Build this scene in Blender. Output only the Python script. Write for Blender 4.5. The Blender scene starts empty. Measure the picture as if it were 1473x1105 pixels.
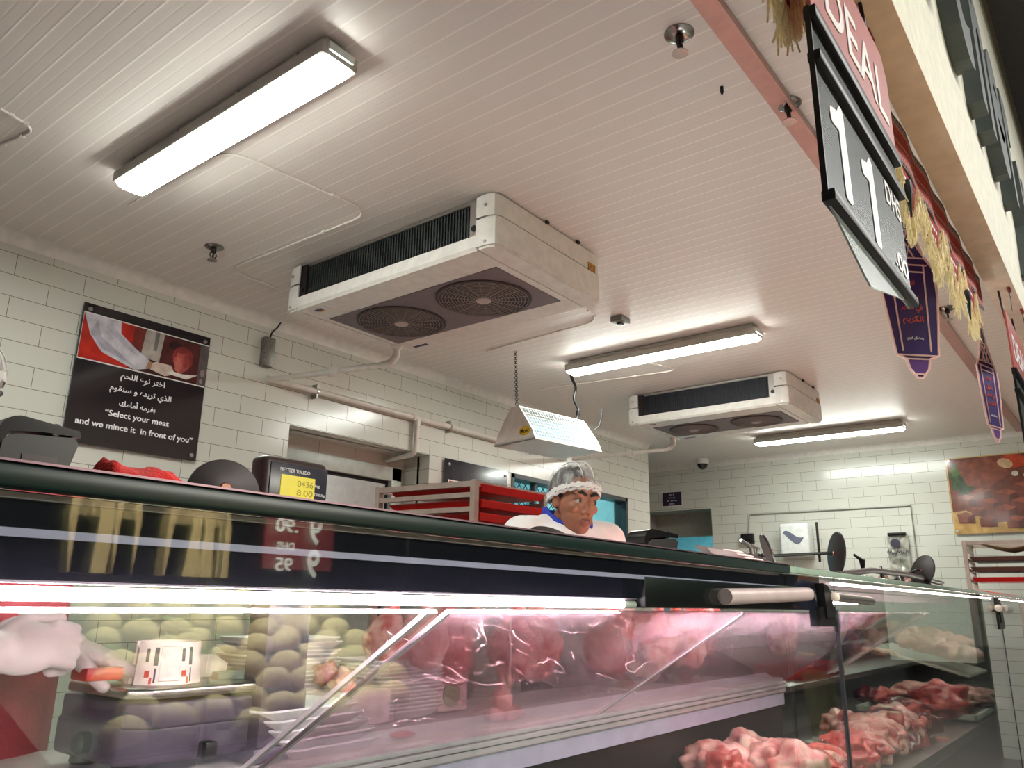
import bpy, bmesh, math, random
from mathutils import Vector, Matrix, Euler, noise
S = bpy.context.scene
COL = S.collection
random.seed(7)
V = Vector

# ------------------------------------------------------------------ camera
FRW, FRH, FOC = 1473, 1105, 1140.0
YAW, PIT, ROL, HC = math.radians(38.0893), math.radians(15.5705), math.radians(0.8143), 1.25
fw = V((math.cos(YAW)*math.cos(PIT), math.sin(YAW)*math.cos(PIT), math.sin(PIT)))
r0 = V((math.sin(YAW), -math.cos(YAW), 0)); u0 = r0.cross(fw)
rt = r0*math.cos(ROL)+u0*math.sin(ROL); up = u0*math.cos(ROL)-r0*math.sin(ROL)
CP = V((0, 0, HC))
cam = bpy.data.cameras.new('camera'); camo = bpy.data.objects.new('camera', cam); COL.objects.link(camo)
cam.sensor_width = 36; cam.sensor_fit = 'HORIZONTAL'; cam.lens = FOC/FRW*36; cam.clip_start = 0.02; cam.clip_end = 60
camo.matrix_world = Matrix(((rt.x, up.x, -fw.x, 0), (rt.y, up.y, -fw.y, 0), (rt.z, up.z, -fw.z, HC), (0, 0, 0, 1)))
S.camera = camo

def on(ax, val, px, py):
    """the point of the plane (axis = val) seen along one direction from the tripod"""
    d = fw+rt*((px-FRW/2)/FOC)-up*((py-FRH/2)/FOC)
    return CP+d*((val-CP[ax])/d[ax])

# ------------------------------------------------------------------ world, lights, exposure
w = bpy.data.worlds.new('world'); S.world = w; w.use_nodes = True
w.node_tree.nodes['Background'].inputs[0].default_value = (0.9, 0.92, 1.0, 1)
w.node_tree.nodes['Background'].inputs[1].default_value = 0.12
S.cycles.transparent_max_bounces = 32; S.cycles.max_bounces = 10
S.view_settings.view_transform = 'Standard'; S.view_settings.look = 'None'
S.view_settings.exposure = 0.0; S.view_settings.gamma = 1.0; S.view_settings.use_curve_mapping = False
def area(name, loc, size, rot, power, color):
    l = bpy.data.lights.new(name, 'AREA'); l.shape = 'RECTANGLE'; l.size, l.size_y = size; l.energy = power; l.color = color
    o = bpy.data.objects.new(name, l); COL.objects.link(o); o.location = loc; o.rotation_euler = rot
    return o
area('shop_lamp', (2.5, -2.2, 4.6), (6, 0.6), (0, 0, 0), 240, (1, .98, .93))
area('shop_lamp', (7.5, -2.2, 4.6), (5, 0.6), (0, 0, 0), 190, (1, .98, .93))
area('window_room_lamp', (6.0, 4.9, 2.75), (1.5, .6), (0, 0, 0), 26, (.35, .9, 1))
area('far_room_lamp', (9.6, 4.3, 2.35), (.6, .8), (0, 0, 0), 16, (.3, .85, 1))
TUBE_ROOM = 78.0      # emission of the ceiling lights
TUBE_CASE = 260.0      # emission of the case tube

# ------------------------------------------------------------------ materials
def lin(c): return c/12.92 if c <= .04045 else ((c+.055)/1.055)**2.4
def rgb(*c): return tuple(lin(x/255) for x in c)+(1,)
MAT = {}
def mat(name, c, rough=.5, metal=0, spec=.5, c2=None, ns=20, lo=.35, hi=.65, bump=0, bs=60, emit=0, coat=0, stretch=None):
    if name in MAT: return MAT[name]
    m = bpy.data.materials.new(name); m.use_nodes = True; nt = m.node_tree; b = nt.nodes['Principled BSDF']
    b.inputs['Base Color'].default_value = rgb(*c); b.inputs['Roughness'].default_value = rough; b.inputs['Metallic'].default_value = metal
    b.inputs['Specular IOR Level'].default_value = spec; b.inputs['Coat Weight'].default_value = coat; b.inputs['Coat Roughness'].default_value = .08
    tc = nt.nodes.new('ShaderNodeTexCoord'); src = tc.outputs['Object']
    if stretch:
        mp = nt.nodes.new('ShaderNodeMapping'); mp.inputs['Scale'].default_value = stretch; nt.links.new(src, mp.inputs[0]); src = mp.outputs[0]
    nz = nt.nodes.new('ShaderNodeTexNoise'); nz.inputs['Scale'].default_value = ns; nz.inputs['Detail'].default_value = 5
    nt.links.new(src, nz.inputs['Vector'])
    if c2 is None: c2 = tuple(max(0, x*.94) for x in c)
    rp = nt.nodes.new('ShaderNodeValToRGB'); rp.color_ramp.elements[0].position = lo; rp.color_ramp.elements[1].position = hi
    rp.color_ramp.elements[0].color = rgb(*c2); rp.color_ramp.elements[1].color = rgb(*c)
    nt.links.new(nz.outputs['Fac'], rp.inputs[0]); nt.links.new(rp.outputs[0], b.inputs['Base Color'])
    if bump:
        n2 = nt.nodes.new('ShaderNodeTexNoise'); n2.inputs['Scale'].default_value = bs; n2.inputs['Detail'].default_value = 4
        nt.links.new(src, n2.inputs['Vector'])
        bp = nt.nodes.new('ShaderNodeBump'); bp.inputs['Strength'].default_value = bump; bp.inputs['Distance'].default_value = .01
        nt.links.new(n2.outputs['Fac'], bp.inputs['Height']); nt.links.new(bp.outputs[0], b.inputs['Normal'])
    if emit:
        b.inputs['Emission Color'].default_value = rgb(*c); b.inputs['Emission Strength'].default_value = emit
    MAT[name] = m; return m
def emis(name, c, s):
    m = bpy.data.materials.new(name); m.use_nodes = True; nt = m.node_tree; nt.nodes.remove(nt.nodes['Principled BSDF'])
    e = nt.nodes.new('ShaderNodeEmission'); e.inputs[0].default_value = rgb(*c); e.inputs[1].default_value = s
    nt.links.new(e.outputs[0], nt.nodes['Material Output'].inputs[0]); MAT[name] = m; return m
def glass(name, tint, refl=1.0, haze=0.0, hc=(235, 215, 222), ior=1.5, rough=0.0):
    m = bpy.data.materials.new(name); m.use_nodes = True; nt = m.node_tree; nt.nodes.remove(nt.nodes['Principled BSDF'])
    t = nt.nodes.new('ShaderNodeBsdfTransparent'); t.inputs[0].default_value = rgb(*tint)
    g = nt.nodes.new('ShaderNodeBsdfGlossy'); g.inputs['Roughness'].default_value = rough
    fr = nt.nodes.new('ShaderNodeFresnel'); ge = nt.nodes.new('ShaderNodeNewGeometry')
    mrg = nt.nodes.new('ShaderNodeMapRange'); mrg.inputs[3].default_value = ior; mrg.inputs[4].default_value = 1/ior
    nt.links.new(ge.outputs['Backfacing'], mrg.inputs[0]); nt.links.new(mrg.outputs[0], fr.inputs[0])
    mu = nt.nodes.new('ShaderNodeMath'); mu.operation = 'MULTIPLY'; mu.inputs[1].default_value = refl; mu.use_clamp = True
    nt.links.new(fr.outputs[0], mu.inputs[0])
    base = t.outputs[0]
    if haze:
        d = nt.nodes.new('ShaderNodeBsdfDiffuse'); d.inputs[0].default_value = rgb(*hc)
        tl = nt.nodes.new('ShaderNodeBsdfTranslucent'); tl.inputs[0].default_value = rgb(*hc)
        a = nt.nodes.new('ShaderNodeMixShader'); a.inputs[0].default_value = .5
        nt.links.new(d.outputs[0], a.inputs[1]); nt.links.new(tl.outputs[0], a.inputs[2])
        x = nt.nodes.new('ShaderNodeMixShader')
        tc = nt.nodes.new('ShaderNodeTexCoord'); nz = nt.nodes.new('ShaderNodeTexNoise'); nz.inputs['Scale'].default_value = 7; nz.inputs['Detail'].default_value = 6
        nt.links.new(tc.outputs['Object'], nz.inputs['Vector'])
        mr = nt.nodes.new('ShaderNodeMapRange'); mr.inputs[1].default_value = .3; mr.inputs[2].default_value = .7
        mr.inputs[3].default_value = haze*.6; mr.inputs[4].default_value = haze*1.3; nt.links.new(nz.outputs['Fac'], mr.inputs[0]); nt.links.new(mr.outputs[0], x.inputs[0])
        nt.links.new(base, x.inputs[1]); nt.links.new(a.outputs[0], x.inputs[2]); base = x.outputs[0]
    mx = nt.nodes.new('ShaderNodeMixShader'); nt.links.new(mu.outputs[0], mx.inputs[0])
    nt.links.new(base, mx.inputs[1]); nt.links.new(g.outputs[0], mx.inputs[2])
    nt.links.new(mx.outputs[0], nt.nodes['Material Output'].inputs[0]); MAT[name] = m; return m
def tile_mat(name, axis, c=(205, 206, 197), mortar=(120, 114, 100), off=(0, 0), rough=.22):
    m = bpy.data.materials.new(name); m.use_nodes = True; nt = m.node_tree; b = nt.nodes['Principled BSDF']; b.inputs['Roughness'].default_value = rough
    tc = nt.nodes.new('ShaderNodeTexCoord'); sp = nt.nodes.new('ShaderNodeSeparateXYZ'); cb = nt.nodes.new('ShaderNodeCombineXYZ')
    nt.links.new(tc.outputs['Object'], sp.inputs[0])
    for k, src in enumerate((sp.outputs[axis], sp.outputs[2])):
        ad = nt.nodes.new('ShaderNodeMath'); ad.inputs[1].default_value = off[k]; nt.links.new(src, ad.inputs[0]); nt.links.new(ad.outputs[0], cb.inputs[k])
    br = nt.nodes.new('ShaderNodeTexBrick'); br.offset = .5; br.inputs['Scale'].default_value = 1; br.inputs['Brick Width'].default_value = .314
    br.inputs['Row Height'].default_value = .1035; br.inputs['Mortar Size'].default_value = .0016; br.inputs['Mortar Smooth'].default_value = .2; br.inputs['Bias'].default_value = 0
    br.inputs['Color1'].default_value = rgb(*c); br.inputs['Color2'].default_value = rgb(*[x*.985 for x in c]); br.inputs['Mortar'].default_value = rgb(*mortar)
    nt.links.new(cb.outputs[0], br.inputs['Vector']); nt.links.new(br.outputs['Color'], b.inputs['Base Color'])
    bp = nt.nodes.new('ShaderNodeBump'); bp.inputs['Strength'].default_value = .5; bp.inputs['Distance'].default_value = .003; bp.invert = True
    nt.links.new(br.outputs['Fac'], bp.inputs['Height'])
    nz = nt.nodes.new('ShaderNodeTexNoise'); nz.inputs['Scale'].default_value = 3; nt.links.new(cb.outputs[0], nz.inputs['Vector'])
    b2 = nt.nodes.new('ShaderNodeBump'); b2.inputs['Strength'].default_value = .12; b2.inputs['Distance'].default_value = .02
    nt.links.new(nz.outputs['Fac'], b2.inputs['Height']); nt.links.new(bp.outputs[0], b2.inputs['Normal']); nt.links.new(b2.outputs[0], b.inputs['Normal'])
    MAT[name] = m; return m
def ceiling_mat():
    m = bpy.data.materials.new('white ribbed ceiling panel'); m.use_nodes = True; nt = m.node_tree; b = nt.nodes['Principled BSDF']
    b.inputs['Roughness'].default_value = .40; b.inputs['Specular IOR Level'].default_value = .28
    tc = nt.nodes.new('ShaderNodeTexCoord'); sp = nt.nodes.new('ShaderNodeSeparateXYZ'); nt.links.new(tc.outputs['Object'], sp.inputs[0])
    def math_(op, a, v):
        n = nt.nodes.new('ShaderNodeMath'); n.operation = op; nt.links.new(a, n.inputs[0]); n.inputs[1].default_value = v; return n.outputs[0]
    q = math_('FRACT', math_('DIVIDE', math_('ADD', sp.outputs[0], 10.044), .074), 0)
    a = math_('ABSOLUTE', math_('SUBTRACT', q, .5), 0)            # 0 at the rib, .5 at the shallow groove between
    rib = nt.nodes.new('ShaderNodeMapRange'); rib.inputs[1].default_value = 0; rib.inputs[2].default_value = .07; rib.inputs[3].default_value = 1; rib.inputs[4].default_value = 0; nt.links.new(a, rib.inputs[0])
    gr = nt.nodes.new('ShaderNodeMapRange'); gr.inputs[1].default_value = .44; gr.inputs[2].default_value = .5; gr.inputs[3].default_value = 0; gr.inputs[4].default_value = -.6; nt.links.new(a, gr.inputs[0])
    sm = nt.nodes.new('ShaderNodeMath'); nt.links.new(rib.outputs[0], sm.inputs[0]); nt.links.new(gr.outputs[0], sm.inputs[1])
    bp = nt.nodes.new('ShaderNodeBump'); bp.inputs['Strength'].default_value = .35; bp.inputs['Distance'].default_value = .0018
    nt.links.new(sm.outputs[0], bp.inputs['Height']); nt.links.new(bp.outputs[0], b.inputs['Normal'])
    mx = nt.nodes.new('ShaderNodeMix'); mx.data_type = 'RGBA'; nt.links.new(rib.outputs[0], mx.inputs['Factor'])
    mx.inputs['A'].default_value = rgb(217, 209, 204); mx.inputs['B'].default_value = rgb(238, 233, 228); nt.links.new(mx.outputs['Result'], b.inputs['Base Color'])  # lighter rib colour paints in the thin highlights
    return m

white = mat('white plastic', (222, 218, 212), .35)
offwhite = mat('cream paint', (226, 224, 205), .6)
steel = mat('brushed steel', (190, 186, 182), .3, 1, c2=(165, 160, 156), ns=8, stretch=(1, 60, 60))
alu = mat('aluminium rail', (222, 206, 216), .4, .15)
black = mat('black plastic', (15, 14, 15), .38, spec=.35)
blackg = mat('glossy black panel', (22, 20, 25), .08, coat=.4)
dark = mat('dark metal', (48, 42, 42), .35, .6)
brown = mat('brown plastic', (66, 50, 50), .4)
scalem = mat('scale housing plastic', (70, 62, 76), .45)
red = mat('red plastic', (196, 22, 18), .3)
redcloth = mat('red cloth', (196, 30, 22), .9, c2=(160, 20, 18), ns=40, bump=.4, bs=300)
apronm = mat('dusty red apron cloth', (206, 92, 98), .9, c2=(180, 74, 82), ns=10, bump=.3, bs=120)
coatm = mat('white coat cloth', (232, 228, 228), .85, bump=.3, bs=60, ns=12)
bluem = mat('blue collar cloth', (36, 58, 170), .85)
skinm = mat('brown skin', (150, 97, 71), .5, c2=(136, 86, 62), ns=18)
hairm = mat('black hair', (22, 17, 15), .6, bump=.6, bs=200)
beard = mat('dark stubble skin', (124, 82, 63), .6, c2=(140, 91, 68), ns=160)
lipm = mat('lips', (120, 72, 62), .5)
eyem = mat('eye white', (176, 160, 150), .3)
irism = mat('dark iris', (28, 18, 14), .2)
meatr = mat('raw red meat', (164, 34, 40), .28, c2=(202, 92, 86), ns=22, lo=.5, hi=.62, bump=.5, bs=45, coat=.5)
meatp = mat('raw pink meat', (192, 84, 80), .3, c2=(234, 178, 168), ns=20, lo=.42, hi=.6, bump=.5, bs=40, coat=.5)
meatd = mat('dark liver', (92, 26, 36), .2, c2=(126, 44, 52), ns=8, bump=.3, bs=30, coat=.6)
fatm = mat('white fat', (228, 192, 178), .35, c2=(200, 104, 96), ns=18, bump=.4, bs=50, coat=.4)
chick = mat('pale poultry skin', (232, 204, 182), .35, c2=(222, 172, 152), ns=12, bump=.4, bs=70, coat=.3)
foam = mat('white foam', (240, 238, 236), .6)
paper = mat('white paper', (240, 236, 230), .7)
kraft = mat('brown paper', (168, 142, 100), .8)
gold = mat('gold thread', (252, 240, 198), .6, c2=(228, 210, 158), ns=90)
cauli = mat('cauliflower curd', (214, 200, 150), .8, c2=(188, 172, 120), ns=30, bump=.8, bs=160)
leafm = mat('green leaf', (108, 132, 60), .6, c2=(84, 110, 48), ns=12)
lcd = mat('yellow display', (206, 190, 52), .3, emit=.55)
lcdt = mat('display digits', (168, 156, 44), .4)
ink = mat('white ink', (240, 238, 240), .5)
inkd = mat('dark ink', (50, 46, 66), .6)
inkr = mat('red ink', (206, 60, 44), .6)
green_edge = mat('dark green glass edge', (9, 28, 25), .35, spec=.25)
canopy = mat('dark canopy panel', (30, 28, 38), .06, spec=.7)
lav = mat('lavender tube reflection', (196, 176, 214), .3)  # pale colour stands in for the light tube's reflection
pinkrefl = mat('pale pink reflection', (226, 196, 206), .25)  # bright line of a reflection, put into the colour
tube_room = emis('lit room diffuser', (250, 255, 246), TUBE_ROOM)
tube_case = emis('lit case tube', (255, 226, 240), TUBE_CASE)
tube_uv = emis('lit insect tube', (190, 240, 255), 1.1)
g_front = glass('clear front glass', (232, 240, 236), 1.25)
g_hazy = glass('misted inner glass', (246, 232, 236), 1.0, haze=.2)
g_clean = glass('clean inner glass', (248, 248, 246), .6)
g_top = glass('green top glass', (206, 228, 220), 1.2)
g_edge = mat('polished glass edge', (250, 236, 240), .7, spec=.2)

# ------------------------------------------------------------------ mesh building
class MB:
    def __init__(s): s.v = []; s.f = []; s.m = []
    def add(s, vs, fs, m=0):
        n = len(s.v); s.v += [V(a) for a in vs]; s.f += [[i+n for i in f] for f in fs]; s.m += [m]*len(fs); return s
    def bm(s, bm, m=0, M=None):
        if M: bmesh.ops.transform(bm, matrix=M, verts=bm.verts)
        bm.verts.index_update(); s.add([v.co.copy() for v in bm.verts], [[v.index for v in f.verts] for f in bm.faces], m); bm.free(); return s
    def box(s, lo, hi, bev=0, m=0, M=None, seg=2):
        lo, hi = V(lo), V(hi); bm = bmesh.new(); bmesh.ops.create_cube(bm, size=1)
        for v in bm.verts: v.co = V([lo[i]+(hi[i]-lo[i])*(v.co[i]+.5) for i in range(3)])
        if bev: bmesh.ops.bevel(bm, geom=bm.edges[:], offset=bev, segments=seg, profile=.5, affect='EDGES')
        return s.bm(bm, m, M)
    def tube(s, pts, r, seg=10, m=0, closed=False):
        pts = [V(p) for p in pts]; n = len(pts); rr = r if isinstance(r, (list, tuple)) else [r]*n
        vs, fs = [], []; prev = None
        for i, p in enumerate(pts):
            t = (pts[min(i+1, n-1)]-pts[max(i-1, 0)]).normalized()
            if prev is None: prev = t.orthogonal().normalized()
            a = (prev-t*prev.dot(t)).normalized(); prev = a; b = t.cross(a)
            for k in range(seg):
                q = 2*math.pi*k/seg; vs.append(p+(a*math.cos(q)+b*math.sin(q))*rr[i])
        for i in range(n-1):
            for k in range(seg):
                k2 = (k+1) % seg; fs.append([i*seg+k, i*seg+k2, (i+1)*seg+k2, (i+1)*seg+k])
        fs.append(list(range(seg))[::-1]); fs.append([(n-1)*seg+k for k in range(seg)])
        return s.add(vs, fs, m)
    def cyl(s, a, b, r, seg=20, m=0): return s.tube([a, b], r, seg, m)
    def lathe(s, prof, o=(0, 0, 0), ax=(0, 0, 1), seg=28, m=0, cap=True):
        ax = V(ax).normalized(); a = ax.orthogonal().normalized(); b = ax.cross(a); o = V(o); vs, fs = [], []
        for r, z in prof:
            for k in range(seg):
                q = 2*math.pi*k/seg; vs.append(o+ax*z+(a*math.cos(q)+b*math.sin(q))*r)
        for i in range(len(prof)-1):
            for k in range(seg):
                k2 = (k+1) % seg; fs.append([i*seg+k, i*seg+k2, (i+1)*seg+k2, (i+1)*seg+k])
        if cap: fs.append(list(range(seg))[::-1]); fs.append([(len(prof)-1)*seg+k for k in range(seg)])
        return s.add(vs, fs, m)
    def prism(s, poly, o, u, v, d, m=0):
        """polygon (a, b) on plane o + a u + b v, extruded along vector d"""
        o, u, v, d = V(o), V(u), V(v), V(d); n = len(poly)
        vs = [o+u*a+v*b for a, b in poly]+[o+u*a+v*b+d for a, b in poly]
        fs = [list(range(n)), [n+i for i in range(n)][::-1]]+[[i, i+n, (i+1) % n+n, (i+1) % n] for i in range(n)]
        return s.add(vs, fs, m)
    def poly3(s, pts, d, m=0):
        pts = [V(p) for p in pts]; n = len(pts); d = V(d)
        return s.add(pts+[p+d for p in pts], [list(range(n)), [n+i for i in range(n)][::-1]]+[[i, i+n, (i+1) % n+n, (i+1) % n] for i in range(n)], m)
    def blob(s, c, rad, amp=.15, fr=3, seed=0, sub=3, rot=(0, 0, 0), m=0, fine=0):
        bm = bmesh.new(); bmesh.ops.create_icosphere(bm, subdivisions=sub, radius=1); o = V((seed*7.13, seed*3.7, seed*1.9))
        for v in bm.verts:
            d = 1+amp*noise.noise(v.co*fr*.5+o)*2
            if fine: d += fine*noise.noise(v.co*fr*2.2+o)
            v.co = V([v.co[i]*d*rad[i] for i in range(3)])
        return s.bm(bm, m, Matrix.Translation(V(c)) @ Euler(rot).to_matrix().to_4x4())
    def rings(s, rings, m=0, cap=True):
        n = len(rings[0]); vs = [V(p) for r in rings for p in r]; fs = []
        for i in range(len(rings)-1):
            for k in range(n):
                k2 = (k+1) % n; fs.append([i*n+k, i*n+k2, (i+1)*n+k2, (i+1)*n+k])
        if cap: fs += [list(range(n))[::-1], [(len(rings)-1)*n+k for k in range(n)]]
        return s.add(vs, fs, m)
    def build(s, name, mats, parent=None, smooth=False, local=False, origin=None):
        if not isinstance(mats, (list, tuple)): mats = [mats]
        me = bpy.data.meshes.new(name); vs = s.v
        o = bpy.data.objects.new(name, me); COL.objects.link(o)
        if parent is not None:
            o.parent = parent
            if not local:
                Mi = wm(parent).inverted(); vs = [Mi @ v for v in vs]
        elif not local:
            if origin is None:
                xs, ys, zs = zip(*vs); origin = V(((min(xs)+max(xs))/2, (min(ys)+max(ys))/2, min(zs)))
            origin = V(origin); o.location = origin; vs = [v-origin for v in vs]
        me.from_pydata(vs, [], s.f)
        for mm in mats: me.materials.append(mm)
        me.polygons.foreach_set('material_index', s.m)
        me.validate()
        b = bmesh.new(); b.from_mesh(me); bmesh.ops.recalc_face_normals(b, faces=b.faces[:]); b.to_mesh(me); b.free()
        if smooth:
            me.polygons.foreach_set('use_smooth', [True]*len(me.polygons))
            if smooth != 'all': me.set_sharp_from_angle(angle=math.radians(smooth if smooth is not True else 40))
        return o
def wm(o):
    M = Matrix.LocRotScale(o.location, o.rotation_euler, o.scale)
    return wm(o.parent) @ M if o.parent else M
def tag(o, label=None, cat=None, group=None, kind=None):
    for k, v in (('label', label), ('category', cat), ('group', group), ('kind', kind)):
        if v: o[k] = v
    return o
def thing(name, label, cat, loc=(0, 0, 0), rz=0, group=None, rot=None):
    o = bpy.data.objects.new(name, None); COL.objects.link(o); o.location = loc; o.rotation_euler = rot or (0, 0, rz); o.empty_display_size = .05
    return tag(o, label, cat, group)
def copy_tree(o, parent=None):
    c = o.copy(); COL.objects.link(c)
    if parent: c.parent = parent
    for ch in list(o.children): copy_tree(ch, c)
    return c
def bx(name, lo, hi, m, parent=None, bev=0): return MB().box(lo, hi, bev).build(name, m, parent, smooth=bool(bev))
def struct(name, mb, m, smooth=False): return tag(mb.build(name, m, smooth=smooth), kind='structure')
FORMS = {'ا': 'FE8D FE8E', 'أ': 'FE83 FE84', 'ب': 'FE8F FE90 FE91 FE92', 'ت': 'FE95 FE96 FE97 FE98', 'ح': 'FEA1 FEA2 FEA3 FEA4', 'خ': 'FEA5 FEA6 FEA7 FEA8', 'د': 'FEA9 FEAA',
         'ذ': 'FEAB FEAC', 'ر': 'FEAD FEAE', 'س': 'FEB1 FEB2 FEB3 FEB4', 'ش': 'FEB5 FEB6 FEB7 FEB8', 'ض': 'FEBD FEBE FEBF FEC0', 'ع': 'FEC9 FECA FECB FECC', 'ف': 'FED1 FED2 FED3 FED4',
         'غ': 'FECD FECE FECF FED0', 'ق': 'FED5 FED6 FED7 FED8', 'ك': 'FED9 FEDA FEDB FEDC', 'ل': 'FEDD FEDE FEDF FEE0', 'م': 'FEE1 FEE2 FEE3 FEE4', 'ن': 'FEE5 FEE6 FEE7 FEE8', 'ه': 'FEE9 FEEA FEEB FEEC',
         'و': 'FEED FEEE', 'ي': 'FEF1 FEF2 FEF3 FEF4', 'ئ': 'FE89 FE8A FE8B FE8C'}
def arabic(s):
    out = []
    for wd in s.split(' '):
        r = ''
        for i, ch in enumerate(wd):
            f = FORMS[ch].split(); pj = i > 0 and len(FORMS[wd[i-1]].split()) == 4; nj = i < len(wd)-1 and len(f) == 4
            r += chr(int(f[(3 if pj and nj else 1 if pj else 2 if nj else 0)], 16))
        out.append(r[::-1])
    return ' '.join(out[::-1])
def text_mb(body, o, u, v, wd, ht, d, bold=.0, shear=0, mirror=False, m=0, mb=None, squash=True):
    """lettering that fills a wd x ht box centred on o, in the plane (u, v), extruded by vector d"""
    c = bpy.data.curves.new('t', 'FONT'); c.body = body; c.offset = bold; c.shear = shear; c.align_x = 'CENTER'; c.resolution_u = 5
    t = bpy.data.objects.new('t', c); COL.objects.link(t); bpy.context.view_layer.update()
    me = bpy.data.meshes.new_from_object(t.evaluated_get(bpy.context.evaluated_depsgraph_get()))
    bpy.data.objects.remove(t); bpy.data.curves.remove(c)
    b = bmesh.new(); b.from_mesh(me); bpy.data.meshes.remove(me)
    bmesh.ops.remove_doubles(b, verts=b.verts[:], dist=1e-5)
    xs = [q.co.x for q in b.verts]; ys = [q.co.y for q in b.verts]; x0, x1, y0, y1 = min(xs), max(xs), min(ys), max(ys)
    sy = ht/(y1-y0); sx = wd/(x1-x0) if wd else sy
    o, u, v, d = V(o), V(u).normalized(), V(v).normalized(), V(d)
    if d.length:
        r = bmesh.ops.extrude_face_region(b, geom=b.faces[:]); top = {q for q in r['geom'] if isinstance(q, bmesh.types.BMVert)}
    else: top = set()
    for q in b.verts:
        p = o+u*((q.co.x-(x0+x1)/2)*sx)+v*((q.co.y-(y0+y1)/2)*sy)
        q.co = p+d if q in top else p
    mb = mb or MB()
    return mb.bm(b, m)
XA, YA, ZA = V((1, 0, 0)), V((0, 1, 0)), V((0, 0, 1))

# ------------------------------------------------------------------ the setting
YW, XF, ZC = 3.96, 8.71, 2.9
XE = 7.4                                    # where the left wall ends
tl = tile_mat('cream wall tiles', 0, off=(-.012+.157, -.0125+.0), rough=.2)
tf = tile_mat('cream far wall tiles', 1, off=(.02, .005), rough=.2)
plain = mat('dim plaster', (150, 148, 138), .7)
# left wall, with a door niche and a window cut out of it (x0, x1, z0, z1)
NX0, NX1, NZ, NY = 2.872, 4.097, 2.285, 4.22
WX0, WX1, WZ0, WZ1 = 5.06, 6.93, 1.25, 2.285
mb = MB()
def panel(x0, x1, z0, z1): mb.box((x0, YW, z0), (x1, YW+.12, z1))
mb = MB()
for q in ((-3, NX0, 0, ZC), (NX0, NX1, NZ, ZC), (NX1, WX0, 0, ZC), (WX0, WX1, 0, WZ0), (WX0, WX1, WZ1, ZC), (WX1, XE, 0, ZC)): panel(*q)
mb.box((XE-.12, YW+.12, 0), (XE, 6, ZC))
wl = mb.build('wall_left', tl, origin=(0, 0, 0)); tag(wl, kind='structure')
mb = MB(); mb.box((NX0-.1, NY, 0), (NX1+.1, NY+.1, NZ+.1)); mb.box((NX0-.1, YW+.1, 0), (NX0, NY, NZ)); mb.box((NX1, YW+.1, 0), (NX1+.1, NY, NZ)); mb.box((NX0-.1, YW+.1, NZ), (NX1+.1, NY, NZ+.1))
tag(mb.build('wall_niche', tl, origin=(0, 0, 0)), kind='structure')
# far wall with a doorway recess
RY0, RY1, RZ = 3.865, 4.75, 2.36
mb = MB()
mb.box((XF, .16, 0), (XF+.12, RY0, ZC)); mb.box((XF, RY0, RZ), (XF+.12, RY1, ZC)); mb.box((XF, RY1, 0), (XF+.12, 6, ZC))
tag(mb.build('wall_far', tf, origin=(0, 0, 0)), kind='structure')
mb = MB(); mb.box((XF+.12, RY0-.1, 0), (XF+.4, RY0, RZ)); mb.box((XF+.12, RY1, 0), (XF+.4, RY1+.1, RZ)); mb.box((XF+.1, RY0-.1, RZ), (XF+.4, RY1+.1, RZ+.1)); mb.box((XF+.34, RY0-.1, 2.08), (XF+.42, RY1+.1, RZ))
tag(mb.build('wall_recess', plain, origin=(0, 0, 0)), kind='structure')
cyanw = mat('pale cyan wall', (196, 226, 230), .6)
mb = MB(); mb.box((10.6, 3, 0), (10.7, 5.4, 2.5)); mb.box((XF+.42, 3, 0), (10.6, 3.05, 2.5)); mb.box((XF+.42, 5.35, 0), (10.6, 5.4, 2.5)); mb.box((XF+.42, 3, 2.45), (10.6, 5.4, 2.5))
tag(mb.build('wall_far_room', cyanw), kind='structure')
mb = MB(); mb.box((WX0-.5, 5.9, 0), (XE-.14, 6, ZC)); mb.box((WX0-.5, YW+.14, 0), (WX0-.4, 5.9, ZC)); mb.box((XE-.24, YW+.14, 0), (XE-.14, 5.9, ZC)); mb.box((WX0-.5, YW+.14, ZC-.05), (XE-.14, 6, ZC))
tag(mb.build('wall_window_room', cyanw), kind='structure')
tag(bx('wall_back', (XE, 5.9, 0), (XF, 6, ZC), plain), kind='structure')
tag(MB().box((-3, .314, ZC), (XF+.2, 6, ZC+.1)).build('ceiling', ceiling_mat(), origin=(0, 0, 0)), kind='structure')
floorm = mat('grey floor tiles', (186, 180, 172), .35, c2=(170, 164, 157), ns=4)
tag(bx('floor', (-6, -6.2, -.1), (13, 6.2, 0), floorm), kind='structure')
tag(bx('floor_shop', (-6, -6.1, 0), (12.9, .7, .004), mat('dark shop floor', (122, 116, 112), .4)), kind='structure')
# cove trims
def cove(name, a, b, n):
    a, b, n = V(a), V(b), V(n); mb = MB(); pr = []
    R = .055
    for i in range(7):
        q = math.pi/2*i/6; pr.append((R-R*math.sin(q), -(R-R*math.cos(q))))
    rings = [[p+n*x+ZA*z for x, z in pr]+[p+ZA*0.0-n*.002] for p in (a, b)]
    mb.rings(rings); return tag(mb.build(name, white, smooth=50), kind='structure')
cove('trim_left', (-3, YW, ZC), (XE, YW, ZC), (0, -1, 0)); cove('trim_far', (XF, -1, ZC), (XF, 5.9, ZC), (-1, 0, 0))
mb = MB(); mb.box((-1, .70, ZC-.012), (XF, .76, ZC)); mb.box((-1, .690, ZC-.03), (XF, .70, ZC))
tag(mb.build('trim_ceiling', mat('pink grey metal strip', (190, 150, 142), .35, .3)), kind='structure')
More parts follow.
